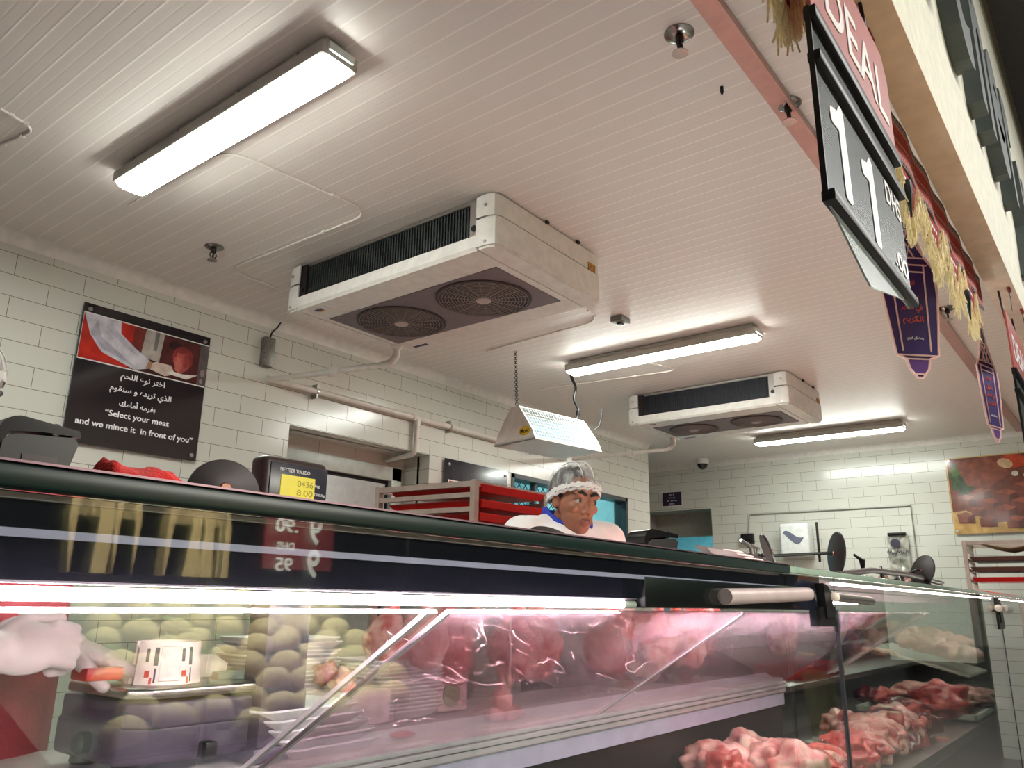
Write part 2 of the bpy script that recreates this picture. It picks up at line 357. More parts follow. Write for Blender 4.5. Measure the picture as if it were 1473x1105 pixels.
# window in the left wall
fr = mat('dark window frame', (40, 48, 52), .4)
mb = MB(); t = .035
mb.box((WX0, YW-.01, WZ0), (WX0+t, YW+.13, WZ1)); mb.box((WX1-t, YW-.01, WZ0), (WX1, YW+.13, WZ1)); mb.box((WX0, YW-.01, WZ1-t), (WX1, YW+.13, WZ1)); mb.box((WX0, YW-.01, WZ0), (WX1, YW+.13, WZ0+t))
mb.box((5.42, YW+.03, WZ0), (5.45, YW+.08, WZ1))
win = tag(mb.build('window_1', fr), kind='structure')
bx('pane', (WX0+t, YW+.05, WZ0+t), (WX1-t, YW+.056, WZ1-t), g_clean, win)
mb = MB()
for k in range(-14, 12):
    for sg in (1, -1):
        x0 = WX0+.06+k*.085; pts = [(x0+i*.04 if sg > 0 else x0+1-i*.04, YW+.085, WZ0+.05+i*.04) for i in range(25)]
        pts = [p for p in pts if WX0+.03 < p[0] < 5.9]
        if len(pts) > 1: mb.tube([pts[0], pts[-1]], .004, 5)
mb.build('mesh_guard', dark, win)
# cold-room door in the niche
def nd(px, py): return on(1, NY, px, py)
dr = thing('door_1', None, None, (3.3, NY, 0)); del_keys = [dr.pop(k, None) for k in ('label', 'category')]; dr['kind'] = 'structure'
DX0, DX1, DZ = 2.98, nd(556, 700).x, nd(540, 690).z
frame_m = mat('pale door frame', (188, 194, 186), .4); doorm = mat('pale grey door', (196, 200, 200), .4)
mb = MB(); f = .10
mb.box((DX0-f, NY-.05, 0), (DX0, NY, DZ+f), .006); mb.box((DX1, NY-.05, 0), (DX1+f, NY, DZ+f), .006); mb.box((DX0-f, NY-.05, DZ), (DX1+f, NY, DZ+f), .006)
mb.build('door_frame', frame_m, dr, smooth=True)
bx('door_gap', (DX0, NY-.012, 0), (DX1, NY-.004, DZ), black, dr)
bx('door_leaf', (DX0+.02, NY-.05, .02), (DX1-.06, NY-.014, DZ-.03), doorm, dr, .004)
mb = MB(); mb.box((DX1-.17, NY-.085, DZ-.32), (DX1-.03, NY-.05, DZ-.25), .008); mb.box((DX1-.09, NY-.10, DZ-.4), (DX1-.06, NY-.085, DZ-.27), .006); mb.build('door_handle', steel, dr, smooth=True)
# far doorway
d2 = tag(bx('door_2', (XF+.36, RY1-.06, 0), (XF+.40, RY1, 2.08), frame_m), kind='structure')
# bulkhead over the counter
ZS, YO, YI = 2.45, .228, .314
shop_face = mat('cream fascia', (228, 226, 206), .6)
soffit_m = mat('beige soffit', (226, 204, 184), .6)
ftop = 4.35
mb = MB(); mb.box((-3, YO, ZS+.004), (11, YI, ftop)); struct('wall_fascia', mb, shop_face)
struct('trim_soffit', MB().box((-3, YO, ZS-.004), (11, YI, ZS+.004)), soffit_m)
struct('wall_fascia_setback', MB().box((-3, YO+.004, ftop), (11, YI, 4.9)), mat('olive beige upper wall', (176, 168, 136), .7))
# the supermarket side, seen only as reflections
shopd = mat('dark shop wall', (54, 52, 58), .6, c2=(38, 36, 44), ns=2)
struct('wall_shop', MB().box((-6, -6.2, 0), (13, -6.1, 5)), shopd)
struct('wall_shop_reflection', MB().box((12.3, -1.55, .6), (12.9, -.5, 5)), mat('pale green reflection block', (206, 214, 196), .6))  # added pale block, shaped for the bright patch mirrored in the case glass
struct('wall_shop_end', MB().box((12.9, -6.1, 0), (13, .2, 5)), shopd)
struct('ceiling_shop', MB().box((-6, -6.2, 5), (13, .3, 5.1)), mat('dark shop ceiling', (96, 94, 92), .8))

# ------------------------------------------------------------------ ceiling lights
def ceiling_light(x, y0, y1, label):
    cy, L = (y0+y1)/2, y1-y0
    t = thing('ceiling_light', label, 'light', (x, cy, ZC), group='batten lights on the ceiling')
    mb = MB(); h = L/2
    mb.box((-.052, -h, -.035), (.052, h, 0), .012); mb.build('housing', mat('light grey housing', (176, 172, 164), .45), t, smooth=True, local=True)
    MB().box((-.069, -h-.014, -.076), (.069, h+.014, -.030), .006).build('diffuser_rim', mat('light grey housing', (176, 172, 164), .45), t, smooth=True, local=True)
    mb = MB(); pr = [(.062, -.070), (.062, -.078), (.052, -.090), (.03, -.096), (-.03, -.096), (-.052, -.090), (-.062, -.078), (-.062, -.070)]
    mb.rings([[(x*s, y, -.070+(z+.070)*s2) for x, z in pr] for y, s, s2 in ((-h-.012, .8, .6), (-h+.004, .97, .95), (-h+.03, 1, 1), (h-.03, 1, 1), (h-.004, .97, .95), (h+.012, .8, .6))])
    mb.build('diffuser', tube_room, t, smooth=60, local=True)
    for k in (-.8, -.3, .3, .8):
        for sg in (-1, 1): MB().box((sg*.064-.004, k*h-.012, -.046), (sg*.064+.004, k*h+.012, -.02)).build('clip', steel, t, local=True)
    for sg in (-1, 1): MB().box((-.05, sg*(h+.012)-.012, -.06), (.05, sg*(h+.012)+.012, -.03), .006).build('end_cap', mat('clear end cap', (214, 226, 224), .2), t, smooth=True, local=True)
ceiling_light(1.285, 1.70, 2.945, 'long lit batten light at upper left, nearest to the camera')
ceiling_light(4.455, 1.63, 2.96, 'lit batten light above and between the two ceiling cooling units')
ceiling_light(7.62, 1.52, 2.85, 'farthest lit batten light, behind the far cooling unit by the tiled wall')

# ------------------------------------------------------------------ ceiling coolers
coilm = mat('grey cooling fins', (70, 74, 74), .45, .5, c2=(52, 56, 56), ns=30, stretch=(1, 12, 1))
coild = mat('dark cooling fins', (46, 48, 54), .5, .4, c2=(36, 38, 44), ns=30, stretch=(1, 12, 1))
grilm = mat('grey fan panel', (112, 100, 104), .5)
def cooler(x0, x1, y0, y1, label, cm):
    """long side y0..y1, coil facing -x, fans underneath"""
    L, D, zb = y1-y0, x1-x0, -.25
    t = thing('ceiling_cooler', label, 'cooling unit', (x0, (y0+y1)/2, ZC), group='cooling units under the ceiling'); h = L/2
    mb = MB(); c = .028            # bottom tray with a lip and a rounded rim
    prof = [(0, -.185), (0, -.235), (.012, zb), (D-.03, zb), (D, -.215), (D, -.15), (D-.02, -.15), (D-.04, -.2), (.02, -.2), (.02, -.185)]
    mb.rings([[(x, y, z) for x, z in prof] for y in (-h+.098, h-.098)]); mb.build('drip_tray', white, t, smooth=30, local=True)
    for sg in (-1, 1):             # end caps, two steps each
        mb = MB(); ya, yb = sorted((sg*h, sg*(h-.10)))
        def cap(z0, z1, xa, xb, o):
            ro = .05; pts = []
            corner = [(xa, 0), (xb, 0)]
            poly = [(xa, sg*(h-.10)), (xa, sg*(h+o-ro)), (xa+ro*.3, sg*(h+o-ro*.3)), (xa+ro, sg*(h+o)), (xb-ro, sg*(h+o)), (xb-ro*.3, sg*(h+o-ro*.3)), (xb, sg*(h+o-ro)), (xb, sg*(h-.10))]
            b = bmesh.new(); vv = [b.verts.new((x, y, z0)) for x, y in poly]; f = b.faces.new(vv)
            r = bmesh.ops.extrude_face_region(b, geom=[f]); [setattr(q, 'co', V((q.co.x, q.co.y, z1))) for q in r['geom'] if isinstance(q, bmesh.types.BMVert)]
            bmesh.ops.bevel(b, geom=[e for e in b.edges if abs(e.verts[0].co.z-e.verts[1].co.z) < 1e-6], offset=.010, segments=2, affect='EDGES')
            mb.bm(b)
        cap(-.118, -.004, 0, D, .0); cap(-.25, -.108, 0, D, .006)
        e = mb.build('end_cap', white, t, smooth=30, local=True)
        for z in (-.06, -.225): MB().lathe([(.007, -.004), (.007, .003)], (0, sg*(h-.05), z), (-1, 0, 0)).build('screw', steel, t, local=True)
    mb = MB(); mb.box((.05, -h+.1, -.2), (D-.03, h-.1, -.012)); mb.build('casing', white, t, local=True)
    mb = MB(); n = 0
    for k in range(64):
        y = -h+.15+(L-.30)*k/63; mb.box((.025, y-.003, -.186), (.05, y+.003, -.02))
    mb.box((.034, -h+.14, -.186), (.05, h-.14, -.02))
    for k in range(5): mb.box((.03, -h+.14, -.18+.036*k), (.034, h-.14, -.176+.036*k))
    mb.build('cooling_coil', cm, t, local=True)
    mb = MB(); mb.box((.02, -h+.12, -.022), (.045, h-.12, -.006)); mb.build('coil_rail', steel, t, local=True)
    for sg in (-1, 1):
        mb = MB(); mb.box((.012, sg*(h-.125)-.02, -.2), (.03, sg*(h-.125)+.02, -.012)); mb.box((.008, sg*(h-.105)-.004, -.2), (.03, sg*(h-.105)+.004, -.012)); mb.build('coil_bracket', steel if sg < 0 else dark, t, local=True)
        mb = MB(); mb.tube([(.005, sg*(h-.118), -.145), (.02, sg*(h-.118), -.145)], .014); mb.build('bracket_knob', black, t, local=True)
    # fan panel underneath: recessed plate, two bowls of wire rings
    gx0, gx1, gy = .18, D-.16, h-.135
    mb = MB(); mb.box((gx0, -gy, zb-.004), (gx1, gy, zb+.02), .003); pan = mb.build('fan_panel', grilm, t, local=True)
    for sg in (-1, 1):
        cx, cy, R = (gx0+gx1)/2, sg*gy*.5, (gx1-gx0)/2*.93
        fg = MB()
        fg.lathe([(R, 0), (R, .006), (R-.012, .008)], (cx, cy, zb-.004), (0, 0, -1), 40, cap=False)
        fg.lathe([(R-.01, .001), (R-.01, .0015)], (cx, cy, zb-.004), (0, 0, -1), 40)
        g = fg.build('fan_opening', mat('dark fan opening', (60, 48, 48), .6), t, smooth=True, local=True)
        gm = MB()
        for k in range(1, 15):
            rr = R*k/15; pts = [(cx+rr*math.cos(a), cy+rr*math.sin(a), zb-.012) for a in [2*math.pi*i/36 for i in range(37)]]
            gm.tube(pts, .0016, 4)
        for k in range(18):
            a = 2*math.pi*k/18; gm.tube([(cx, cy, zb-.014), (cx+R*.99*math.cos(a+.25), cy+R*.99*math.sin(a+.25), zb-.008)], .0018, 4)
        gm.build('wire_guard', mat('taupe wire', (150, 136, 132), .4), t, local=True)
        hb = MB(); hb.lathe([(.03, 0), (.036, .003), (.036, .010), (.03, .013)], (cx, cy, zb-.008), (0, 0, -1)); hb.build('fan_hub', mat('pale hub', (182, 166, 160), .4), t, smooth=True, local=True)
    mb = MB(); mb.box((D-.13, -h-.004, -.12), (D-.07, -h-.0005, -.075)); mb.build('warning_sticker', mat('orange sticker', (196, 140, 42), .5, c2=(120, 80, 30), ns=120), t, local=True)
    mb = MB(); mb.box((.045, h-.26, zb-.0015), (.105, h-.13, zb+.002)); st = mb.build('maker_sticker', mat('white sticker', (222, 214, 208), .4), t, local=True)
    mb = MB(); mb.box((.055, h-.22, zb-.003), (.075, h-.17, zb-.001)); mb.build('sticker_logo', mat('blue print', (60, 66, 120), .5), t, local=True)
    mb = MB(); mb.box((.075, h-.215, zb-.003), (.09, h-.175, zb-.001)); mb.build('sticker_logo', mat('orange print', (216, 148, 50), .5), t, local=True)
    mb = MB(); mb.box((D-.07, h-.26, zb-.002), (D-.05, h-.16, zb+.002)); mb.build('maker_plate', mat('navy plate', (52, 56, 92), .5), t, local=True)
    mb = MB(); mb.lathe([(.032, 0), (.032, .01), (.024, .016), (.02, .022)], (D-.13, h-.09, zb), (0, 0, -1)); mb.build('drain_spigot', white, t, smooth=True, local=True)
    for x in (D*.42, D*.72): MB().box((x, -h-.012, -.016), (x+.02, -h, -.004)).build('lid_catch', dark, t, local=True)
    return t
cooler(2.25, 3.08, 1.865, 3.235, 'large white ceiling cooling unit nearest the camera, at the centre of the photo', coilm)
cooler(5.48, 6.24, 1.80, 3.11, 'far white ceiling cooling unit, smaller in view, right of the hanging lamp', coild)

# ------------------------------------------------------------------ pipes
pipem = mat('white plastic pipe', (216, 210, 202), .3)
PX, PY, PZ = 2.69, 3.92, 2.52
a0 = V((2.95, 3.145, 2.64))
t = thing('drain_pipe', 'white drain pipe running from the nearest cooling unit along the left tiled wall', 'pipe', (PX, PY, PZ))
el = [a0, a0+V((0, 0, -.05)), a0+V((-.01, .03, -.085)), a0+V((-.03, .08, -.095))]
MB().tube(el, .021, 14).build('elbow', pipem, t, smooth=True)
MB().tube([el[-1], (PX, PY, PZ)], .017, 14).build('cross_run', pipem, t, smooth=True)
m_ = el[-1].lerp(V((PX, PY, PZ)), .42); dv = (V((PX, PY, PZ))-el[-1]).normalized()
MB().lathe([(.02, -.04), (.028, -.035), (.028, -.012), (.034, -.01), (.034, .01), (.028, .012), (.028, .035), (.02, .04)], m_, dv, 16).build('coupling', pipem, t, smooth=50)
MB().tube([(PX-.03, PY, PZ), (5.6, PY, PZ)], .019, 14).build('wall_run', pipem, t, smooth=True)
TX = 3.915
MB().tube([(TX, PY, PZ), (TX, PY, 2.30), (TX, PY+.015, 2.275), (TX, PY+.04, 2.262), (TX-.02, 4.2, 2.24)], .019, 14).build('down_run', pipem, t, smooth=True)
mb = MB(); mb.lathe([(.025, -.05), (.025, .05)], (TX, PY, PZ), (1, 0, 0), 14); mb.lathe([(.025, 0), (.025, .06)], (TX, PY, PZ), (0, 0, -1), 14); mb.build('tee', pipem, t, smooth=50)
for x in (3.02, 4.26, 5.3):
    mb = MB(); mb.lathe([(.0225, -.007), (.0225, .007)], (x, PY, PZ), (1, 0, 0), 14); mb.box((x-.004, PY-.01, PZ+.02), (x+.004, YW, PZ+.045)); mb.box((x-.004, PY-.01, PZ-.045), (x+.004, YW, PZ-.02)); mb.build('pipe_clip', pipem if x > 5 else steel, t)
b0 = V((6.1, 3.02, 2.64)); b1 = V((5.9, 3.92, 2.52))
t = thing('drain_pipe', 'short white drain pipe with round coupling under the far cooling unit', 'pipe', b1)
MB().tube([b0, b0+V((0, 0, -.05)), b0+V((-.01, .03, -.08)), b0+V((-.02, .07, -.09))], .022, 14).build('elbow', pipem, t, smooth=True)
e0 = b0+V((-.02, .07, -.09)); MB().tube([e0, b1], .017, 14).build('cross_run', pipem, t, smooth=True)
m_ = e0.lerp(b1, .36); MB().lathe([(.02, -.04), (.028, -.035), (.028, -.012), (.036, -.01), (.036, .01), (.028, .012), (.028, .035), (.02, .04)], m_, (b1-e0).normalized(), 16).build('coupling', pipem, t, smooth=50)

# ------------------------------------------------------------------ cables, sprinklers and small things on the ceiling
cabm = mat('white cable', (226, 218, 212), .5)
def cable(px, label, r=.005):
    P = [on(2, ZC-.006, *p) for p in px]; o = P[:1]
    for i in range(1, len(P)-1):
        a, b, c = P[i-1], P[i], P[i+1]; k = min(.12, (a-b).length*.4, (c-b).length*.4)
        s, e = b+(a-b).normalized()*k, b+(c-b).normalized()*k
        for j in range(5):
            q = j/4; o.append(s*(1-q)**2+b*2*q*(1-q)+e*q*q)
    o.append(P[-1]); t = thing('ceiling_cable', label, 'cable', o[0])
    MB().tube(o, r, 8).build('cable', cabm, t, smooth=True)
    for i in range(len(P)-1):
        for q in (.3, .7):
            p = P[i].lerp(P[i+1], q); MB().box(p-V((.009, .009, .006)), p+V((.009, .009, .006)), .002).build('cable_clip', white, t, smooth=True)
cable([(186, 296), (325, 214), (536, 306), (327, 388), (398, 415)], 'white cable looping across the ceiling between the near batten light and near cooling unit')
cable([(0, 156), (52, 187), (-14, 216)], 'short white cable bend on the ceiling at the left edge of the photo')
cable([(880, 511), (980, 532), (775, 560)], 'thin white cable bend on the ceiling below the middle batten light')
cable([(700, 505), (860, 461), (842, 440)], 'thin white cable on the ceiling just behind the near cooling unit')
cable([(1180, 622), (1205, 632), (1272, 625)], 'thin white cable bend on the ceiling beside the farthest batten light')
def sprinkler(px, py, label):
    p = on(2, ZC, px, py); t = thing('fire_sprinkler', label, 'sprinkler', p, group='sprinkler heads on the ceiling')
    MB().lathe([(.045, 0), (.045, -.004), (.032, -.012), (.016, -.015)], p).build('rosette', mat('chrome', (150, 146, 140), .2, 1), t, smooth=50)
    mb = MB(); mb.lathe([(.013, -.012), (.013, -.03), (.008, -.034)], p, seg=12)
    for sg in (-1, 1): mb.tube([p+V((sg*.012, 0, -.03)), p+V((sg*.018, 0, -.045)), p+V((sg*.004, 0, -.068))], .003, 6)
    mb.lathe([(.004, -.03), (.005, -.05), (.004, -.068)], p, seg=8); mb.build('sprinkler_body', dark, t, smooth=50)
    mb = MB(); mb.lathe([(.004, -.066), (.024, -.069), (.024, -.072), (.004, -.073)], p, seg=16); mb.build('deflector', steel, t, smooth=30)
sprinkler(308, 355, 'small sprinkler head on the ceiling left of the near cooling unit')
sprinkler(977, 48, 'sprinkler head with round rosette at the upper right of the ceiling')
sprinkler(1133, 149, 'sprinkler head on the pinkish ceiling strip beside the price sign')
sprinkler(1362, 443, 'small sprinkler head on the ceiling strip between the two hanging lanterns')
p = on(2, ZC, 892, 457); t = thing('ceiling_junction_box', 'small grey junction box on the ceiling behind the near cooling unit', 'box', p)
MB().box(p-V((.05, .04, .035)), p+V((.05, .04, 0)), .006).build('box_body', mat('grey metal box', (126, 122, 116), .4, .4), t, smooth=True); MB().box(p-V((.02, .015, .045)), p+V((.02, .015, -.035)), .003).build('box_cap', dark, t, smooth=True)
tag(MB().lathe([(.006, 0), (.006, -.02), (.002, -.03)], on(2, ZC, 1038, 125)).build('ceiling_hook', black), 'tiny dark hook in the ceiling left of the price sign', 'hook')
p = on(2, ZC, 1010, 661)
t = thing('dome_camera', 'small white dome security camera on the ceiling by the far wall', 'camera', p)
MB().lathe([(.075, 0), (.075, -.04), (.065, -.055)], p).build('camera_base', white, t, smooth=50)
MB().lathe([(.06, -.05), (.058, -.075), (.045, -.1), (.02, -.115), (.004, -.118)], p).build('camera_dome', blackg, t, smooth=True)

# ------------------------------------------------------------------ insect lamp on chain
lx, ly, lz = 4.02, 3.125, 2.505          # ridge, near end
t = thing('insect_lamp', 'white triangular insect lamp with lit tubes hanging from a chain', 'lamp', (lx, ly, lz))
uL = (V((4.56, 3.03, lz))-V((lx, ly, lz))).normalized(); nL = V((-uL.y, uL.x, 0)); LL = .62; HB, HT = .20, .235
A = V((lx, ly, lz+.0))
def lp(a, s, z): return A+uL*a+nL*s+ZA*z
mb = MB(); mb.poly3([lp(-.0, HB, -HT), lp(0, -HB, -HT), lp(0, -HB+.03, -HT+.07), lp(0, -.045, 0), lp(0, .045, 0), lp(0, HB-.03, -HT+.07)], uL*.012); mb.build('end_panel', white, t)
mb = MB(); mb.poly3([lp(LL, HB, -HT), lp(LL, -HB, -HT), lp(LL, -HB+.03, -HT+.07), lp(LL, -.045, 0), lp(LL, .045, 0), lp(LL, HB-.03, -HT+.07)], uL*.012); mb.build('end_panel', white, t)
mb = MB(); mb.poly3([lp(0, HB, -HT), lp(LL, HB, -HT), lp(LL, -HB, -HT), lp(0, -HB, -HT)], (0, 0, .012)); mb.build('bottom_tray', white, t)
mb = MB(); mb.poly3([lp(0, -.045, 0), lp(LL, -.045, 0), lp(LL, .045, 0), lp(0, .045, 0)], (0, 0, .008)); mb.build('top_panel', white, t)
mb = MB(); mb.poly3([lp(.02, 0, -.03), lp(LL, 0, -.03), lp(LL, 0, -HT+.02), lp(.02, 0, -HT+.02)], nL*.006); mb.build('reflector_panel', mat('grey blue reflector', (140, 160, 168), .4), t)
for sg in (-1, 1):
    for k in (.45, .75):
        MB().tube([lp(.03, sg*(HB*k*.75), -HT*k-.02), lp(LL-.01, sg*(HB*k*.75), -HT*k-.02)], .013, 12).build('lamp_tube', tube_uv, t, smooth=True)
    mb = MB()
    for k in range(9):
        q = (k+.5)/9; mb.tube([lp(.01, sg*(.045+(HB-.05)*q), -HT*.95*q), lp(LL, sg*(.045+(HB-.05)*q), -HT*.95*q)], .0015, 5)
    for k in range(24):
        x = .02+LL*k/24; mb.tube([lp(x, sg*.045, 0), lp(x, sg*(HB-.005), -HT*.95)], .0022, 5)
    mb.build('wire_guard', mat('white wire', (236, 240, 240), .4), t)
st = A-uL*.002+ZA*(-HT*.72)-nL*.10
mb = MB(); el_ = [(.035*math.cos(a)*1.5, .03*math.sin(a)) for a in [2*math.pi*i/24 for i in range(24)]]; mb.prism(el_, st, nL, ZA, -uL*.002); lb = mb.build('label_sticker', mat('yellow sticker', (226, 190, 40), .5), t)
text_mb('Moel', st-uL*.0025, -nL, ZA, .075, .03, -uL*.001, bold=.02).build('sticker_lettering', black, t)
tp = on(2, ZC, 741, 505)
t = thing('hanging_chain', 'thin metal chain from the ceiling to the left end of the insect lamp', 'chain', tp)
mb = MB(); a, b = tp, lp(.02, 0, .008); n = 26
for i in range(n):
    c = a.lerp(b, (i+.5)/n); ax = (b-a).normalized(); sd = ax.orthogonal() if i % 2 else ax.cross(ax.orthogonal()); hl = (b-a).length/n*.62
    mb.tube([c+ax*hl*math.cos(q)+sd*.007*math.sin(q) for q in [2*math.pi*j/10 for j in range(11)]], .0024, 5)
mb.build('chain_links', dark, t)
tp = on(2, ZC, 820, 535); e = lp(LL-.03, 0, .01)
t = thing('lamp_cable', 'thick black cable hanging from the ceiling to the insect lamp', 'cable', tp)
pts = [tp+(e-tp)*q+uL*(.03*math.sin(q*math.pi)+.012*math.sin(q*9))+nL*.01*math.sin(q*14) for q in [i/24 for i in range(25)]]
MB().tube(pts, .010, 8).build('cable', black, t, smooth=True)
MB().lathe([(.014, 0), (.014, .03)], pts[-4], (0, 0, 1), 10).build('cable_tie', dark, t); MB().lathe([(.013, 0), (.013, .03)], pts[3], (0, 0, 1), 10).build('cable_tie', dark, t)
q0 = lp(LL+.05, -.1, -.06); tag(MB().tube([q0, q0+V((.03, -.02, .03)), q0+V((.05, -.03, .1)), q0+V((.055, -.03, .16))], .005, 6).build('loose_cord', black, smooth=True), 'short loose black cord at the right end of the insect lamp', 'cord')

# ------------------------------------------------------------------ left wall things
p = on(1, YW, 381, 508)
t = thing('wall_sensor', 'narrow grey metal sensor box on the tiles with a black wire', 'sensor', p)
MB().box(p+V((-.035, -.05, -.09)), p+V((.035, 0, .09)), .006).build('sensor_body', mat('grey perforated metal', (150, 148, 142), .4, .5, c2=(90, 88, 84), ns=160), t, smooth=True)
MB().tube([p+V((.01, -.02, .085)), p+V((.015, -.03, .13)), p+V((.05, -.03, .17)), p+V((.09, -.02, .24))], .005, 6).build('sensor_wire', black, t, smooth=True)

postb = mat('dark poster board', (40, 34, 38), .12, c2=(34, 29, 33), ns=3, coat=.3)
X0, X1, Z0, Z1, YP = 1.588, 2.277, 1.968, 2.668, YW-.022
t = thing('mince_poster', 'square dark wall poster with white Arabic and English writing about mincing meat', 'poster', ((X0+X1)/2, YP, Z0))
bx('board', (X0, YP, Z0), (X1, YP+.008, Z1), postb, t)
for x in (X0+.03, X1-.03):
    for z in (Z0+.03, Z1-.03):
        mb = MB(); mb.lathe([(.011, 0), (.011, .006), (.008, .009)], (x, YP, z), (0, -1, 0), 14); mb.lathe([(.008, 0), (.008, .02)], (x, YP+.002, z), (0, 1, 0), 10); mb.build('standoff_bolt', steel, t, smooth=40)
ya = YP-.0015; PZ0, PZ1 = 2.385, 2.615
pic = bx('picture_band', (X0+.004, ya, PZ0-.006), (X1-.004, YP, PZ1+.006), mat('poster white line', (226, 222, 218), .4), t)
def pm(*c): return mat('print %d %d %d' % c, c, .18, c2=tuple(int(x*.82) for x in c), ns=16, coat=.2)
def flat(polys, u0, v0, w_, h_, y, name, par, axis=0, dy=-.0012):
    """printed picture: unit-square polygons, each with its own printed colour, one thin step proud of the last"""
    mb = MB(); ms = []
    for i, (c, pl) in enumerate(polys):
        m_ = pm(*c)
        if m_ not in ms: ms.append(m_)
        d = dy*(1+i*.12)
        if axis == 0: mb.prism([(u0+a*w_, v0+b*h_) for a, b in pl], (0, y, 0), XA, ZA, (0, d, 0), ms.index(m_))
        else: mb.prism([(u0+a*w_, v0+b*h_) for a, b in pl], (y, 0, 0), -YA, ZA, (d, 0, 0), ms.index(m_))
    return mb.build(name, ms, par)
def ell(cx, cy, rx, ry, n=18, rot=0, j=0):
    o = []
    for i in range(n):
        a = 2*math.pi*i/n; k = 1+j*math.sin(i*2.3+cx*9); x, y = rx*k*math.cos(a), ry*k*math.sin(a); o.append((cx+x*math.cos(rot)-y*math.sin(rot), cy+x*math.sin(rot)+y*math.cos(rot)))
    return o
flat([((70, 40, 42), [(0, 0), (1, 0), (1, 1), (0, 1)]), ((188, 44, 34), [(0, 0), (.36, 0), (.44, 1), (0, 1)]), ((120, 44, 38), [(.36, 0), (.42, 0), (.48, 1), (.38, 1)]),
      ((176, 168, 160), [(.45, .35), (.6, .3), (.62, 1), (.47, 1)]), ((120, 116, 116), [(.54, .55), (.57, .55), (.58, 1), (.55, 1)]),
      ((88, 40, 42), [(.6, .1), (.93, .05), (.93, .95), (.62, .95)]), ((56, 34, 36), ell(.72, .8, .05, .12)), ((132, 52, 50), ell(.79, .55, .09, .28)), ((178, 84, 76), ell(.78, .42, .065, .24, j=.12)),
      ((196, 104, 92), ell(.76, .36, .03, .18, j=.2)), ((150, 62, 56), ell(.82, .5, .025, .2, j=.2)), ((96, 88, 90), [(.93, .0), (1, .0), (1, 1), (.93, 1)]), ((150, 130, 128), ell(.97, .3, .02, .1)), ((168, 140, 132), ell(.965, .1, .015, .06)),
      ((204, 200, 210), [(.0, 1), (.06, .55), (.16, .22), (.42, .0), (.52, .1), (.53, .28), (.40, .5), (.28, .74), (.27, 1)]), ((176, 172, 186), [(.06, .6), (.16, .3), (.42, .06), (.3, .28), (.14, .56), (.1, .9)]),
      ((186, 182, 196), [(.16, .8), (.3, .5), (.44, .3), (.34, .54), (.2, .9)]), ((186, 140, 112), [(.5, .1), (.55, .1), (.55, .26), (.52, .28)]), ((222, 202, 188), [(.54, .1), (.66, .02), (.74, .12), (.7, .3), (.58, .3), (.55, .26)]), ((236, 228, 222), [(.66, .1), (.84, .06), (.93, .22), (.8, .16), (.7, .18)])],
     X0+.006, PZ0, X1-X0-.012, PZ1-PZ0, ya, 'picture', t)
cx = (X0+X1)/2
for s_, z, wd, ht, dx in (('اختر نوع اللحم', 2.335, .235, .046, .0), ('الذي تريده و سنقوم', 2.265, .325, .046, 0), ('بفرمه أمامك', 2.20, .19, .046, -.01)):
    text_mb(arabic(s_), (cx+dx, ya, z), XA, ZA, wd, ht, (0, -.001, 0), bold=.012).build('arabic_lettering', ink, t)
for s_, z, wd, ht, dx in (('\u201cSelect your meat', 2.137, .335, .040, 0), ('and we mince it  in front of you\u201d', 2.072, .61, .040, .005)):
    text_mb(s_, (cx+dx, ya, z), XA, ZA, wd, ht, (0, -.001, 0), bold=.018).build('english_lettering', ink, t)

X0, X1, Z0, Z1 = 4.235, 4.972, 1.62, 2.283
t = thing('meat_picture_board', 'dark wall board with three small meat pictures behind the red tray rack', 'poster', ((X0+X1)/2, YP, Z0))
bx('board', (X0, YP-.01, Z0), (X1, YP, Z1), mat('slate board', (44, 42, 50), .15, c2=(38, 36, 44), coat=.3), t)
for x in (X0+.04, X1-.03):
    MB().lathe([(.012, 0), (.012, .006), (.008, .009)], (x, YP-.01, Z1-.04), (0, -1, 0), 14).build('standoff_bolt', steel, t, smooth=40)
def meatpic(x0, w_, pal):
    f_ = bx('picture_frame', (x0, YP-.012, 1.76), (x0+w_, YP-.01, 2.13), mat('poster white line', (226, 222, 218), .4), t)
    q = [(pal[0], [(0, 0), (1, 0), (1, 1), (0, 1)])]
    rr = random.Random(int(x0*100))
    for k in range(14): q.append((pal[1+k % (len(pal)-1)], ell(rr.uniform(.15, .85), rr.uniform(.12, .9), rr.uniform(.05, .18), rr.uniform(.05, .14), rot=rr.uniform(0, 3), j=.2, n=12)))
    q = [(c, [(min(.99, max(.01, a)), min(.99, max(.01, b))) for a, b in pl]) for c, pl in q]
    flat(q, x0+.006, 1.766, w_-.012, .358, YP-.012, 'picture', t)
meatpic(4.27, .21, [(176, 60, 54), (206, 92, 80), (150, 40, 40), (226, 140, 124)]); meatpic(4.52, .20, [(150, 50, 48), (226, 214, 206), (96, 40, 40)]); meatpic(4.75, .19, [(132, 96, 92), (206, 178, 132), (110, 66, 66), (170, 130, 124)])

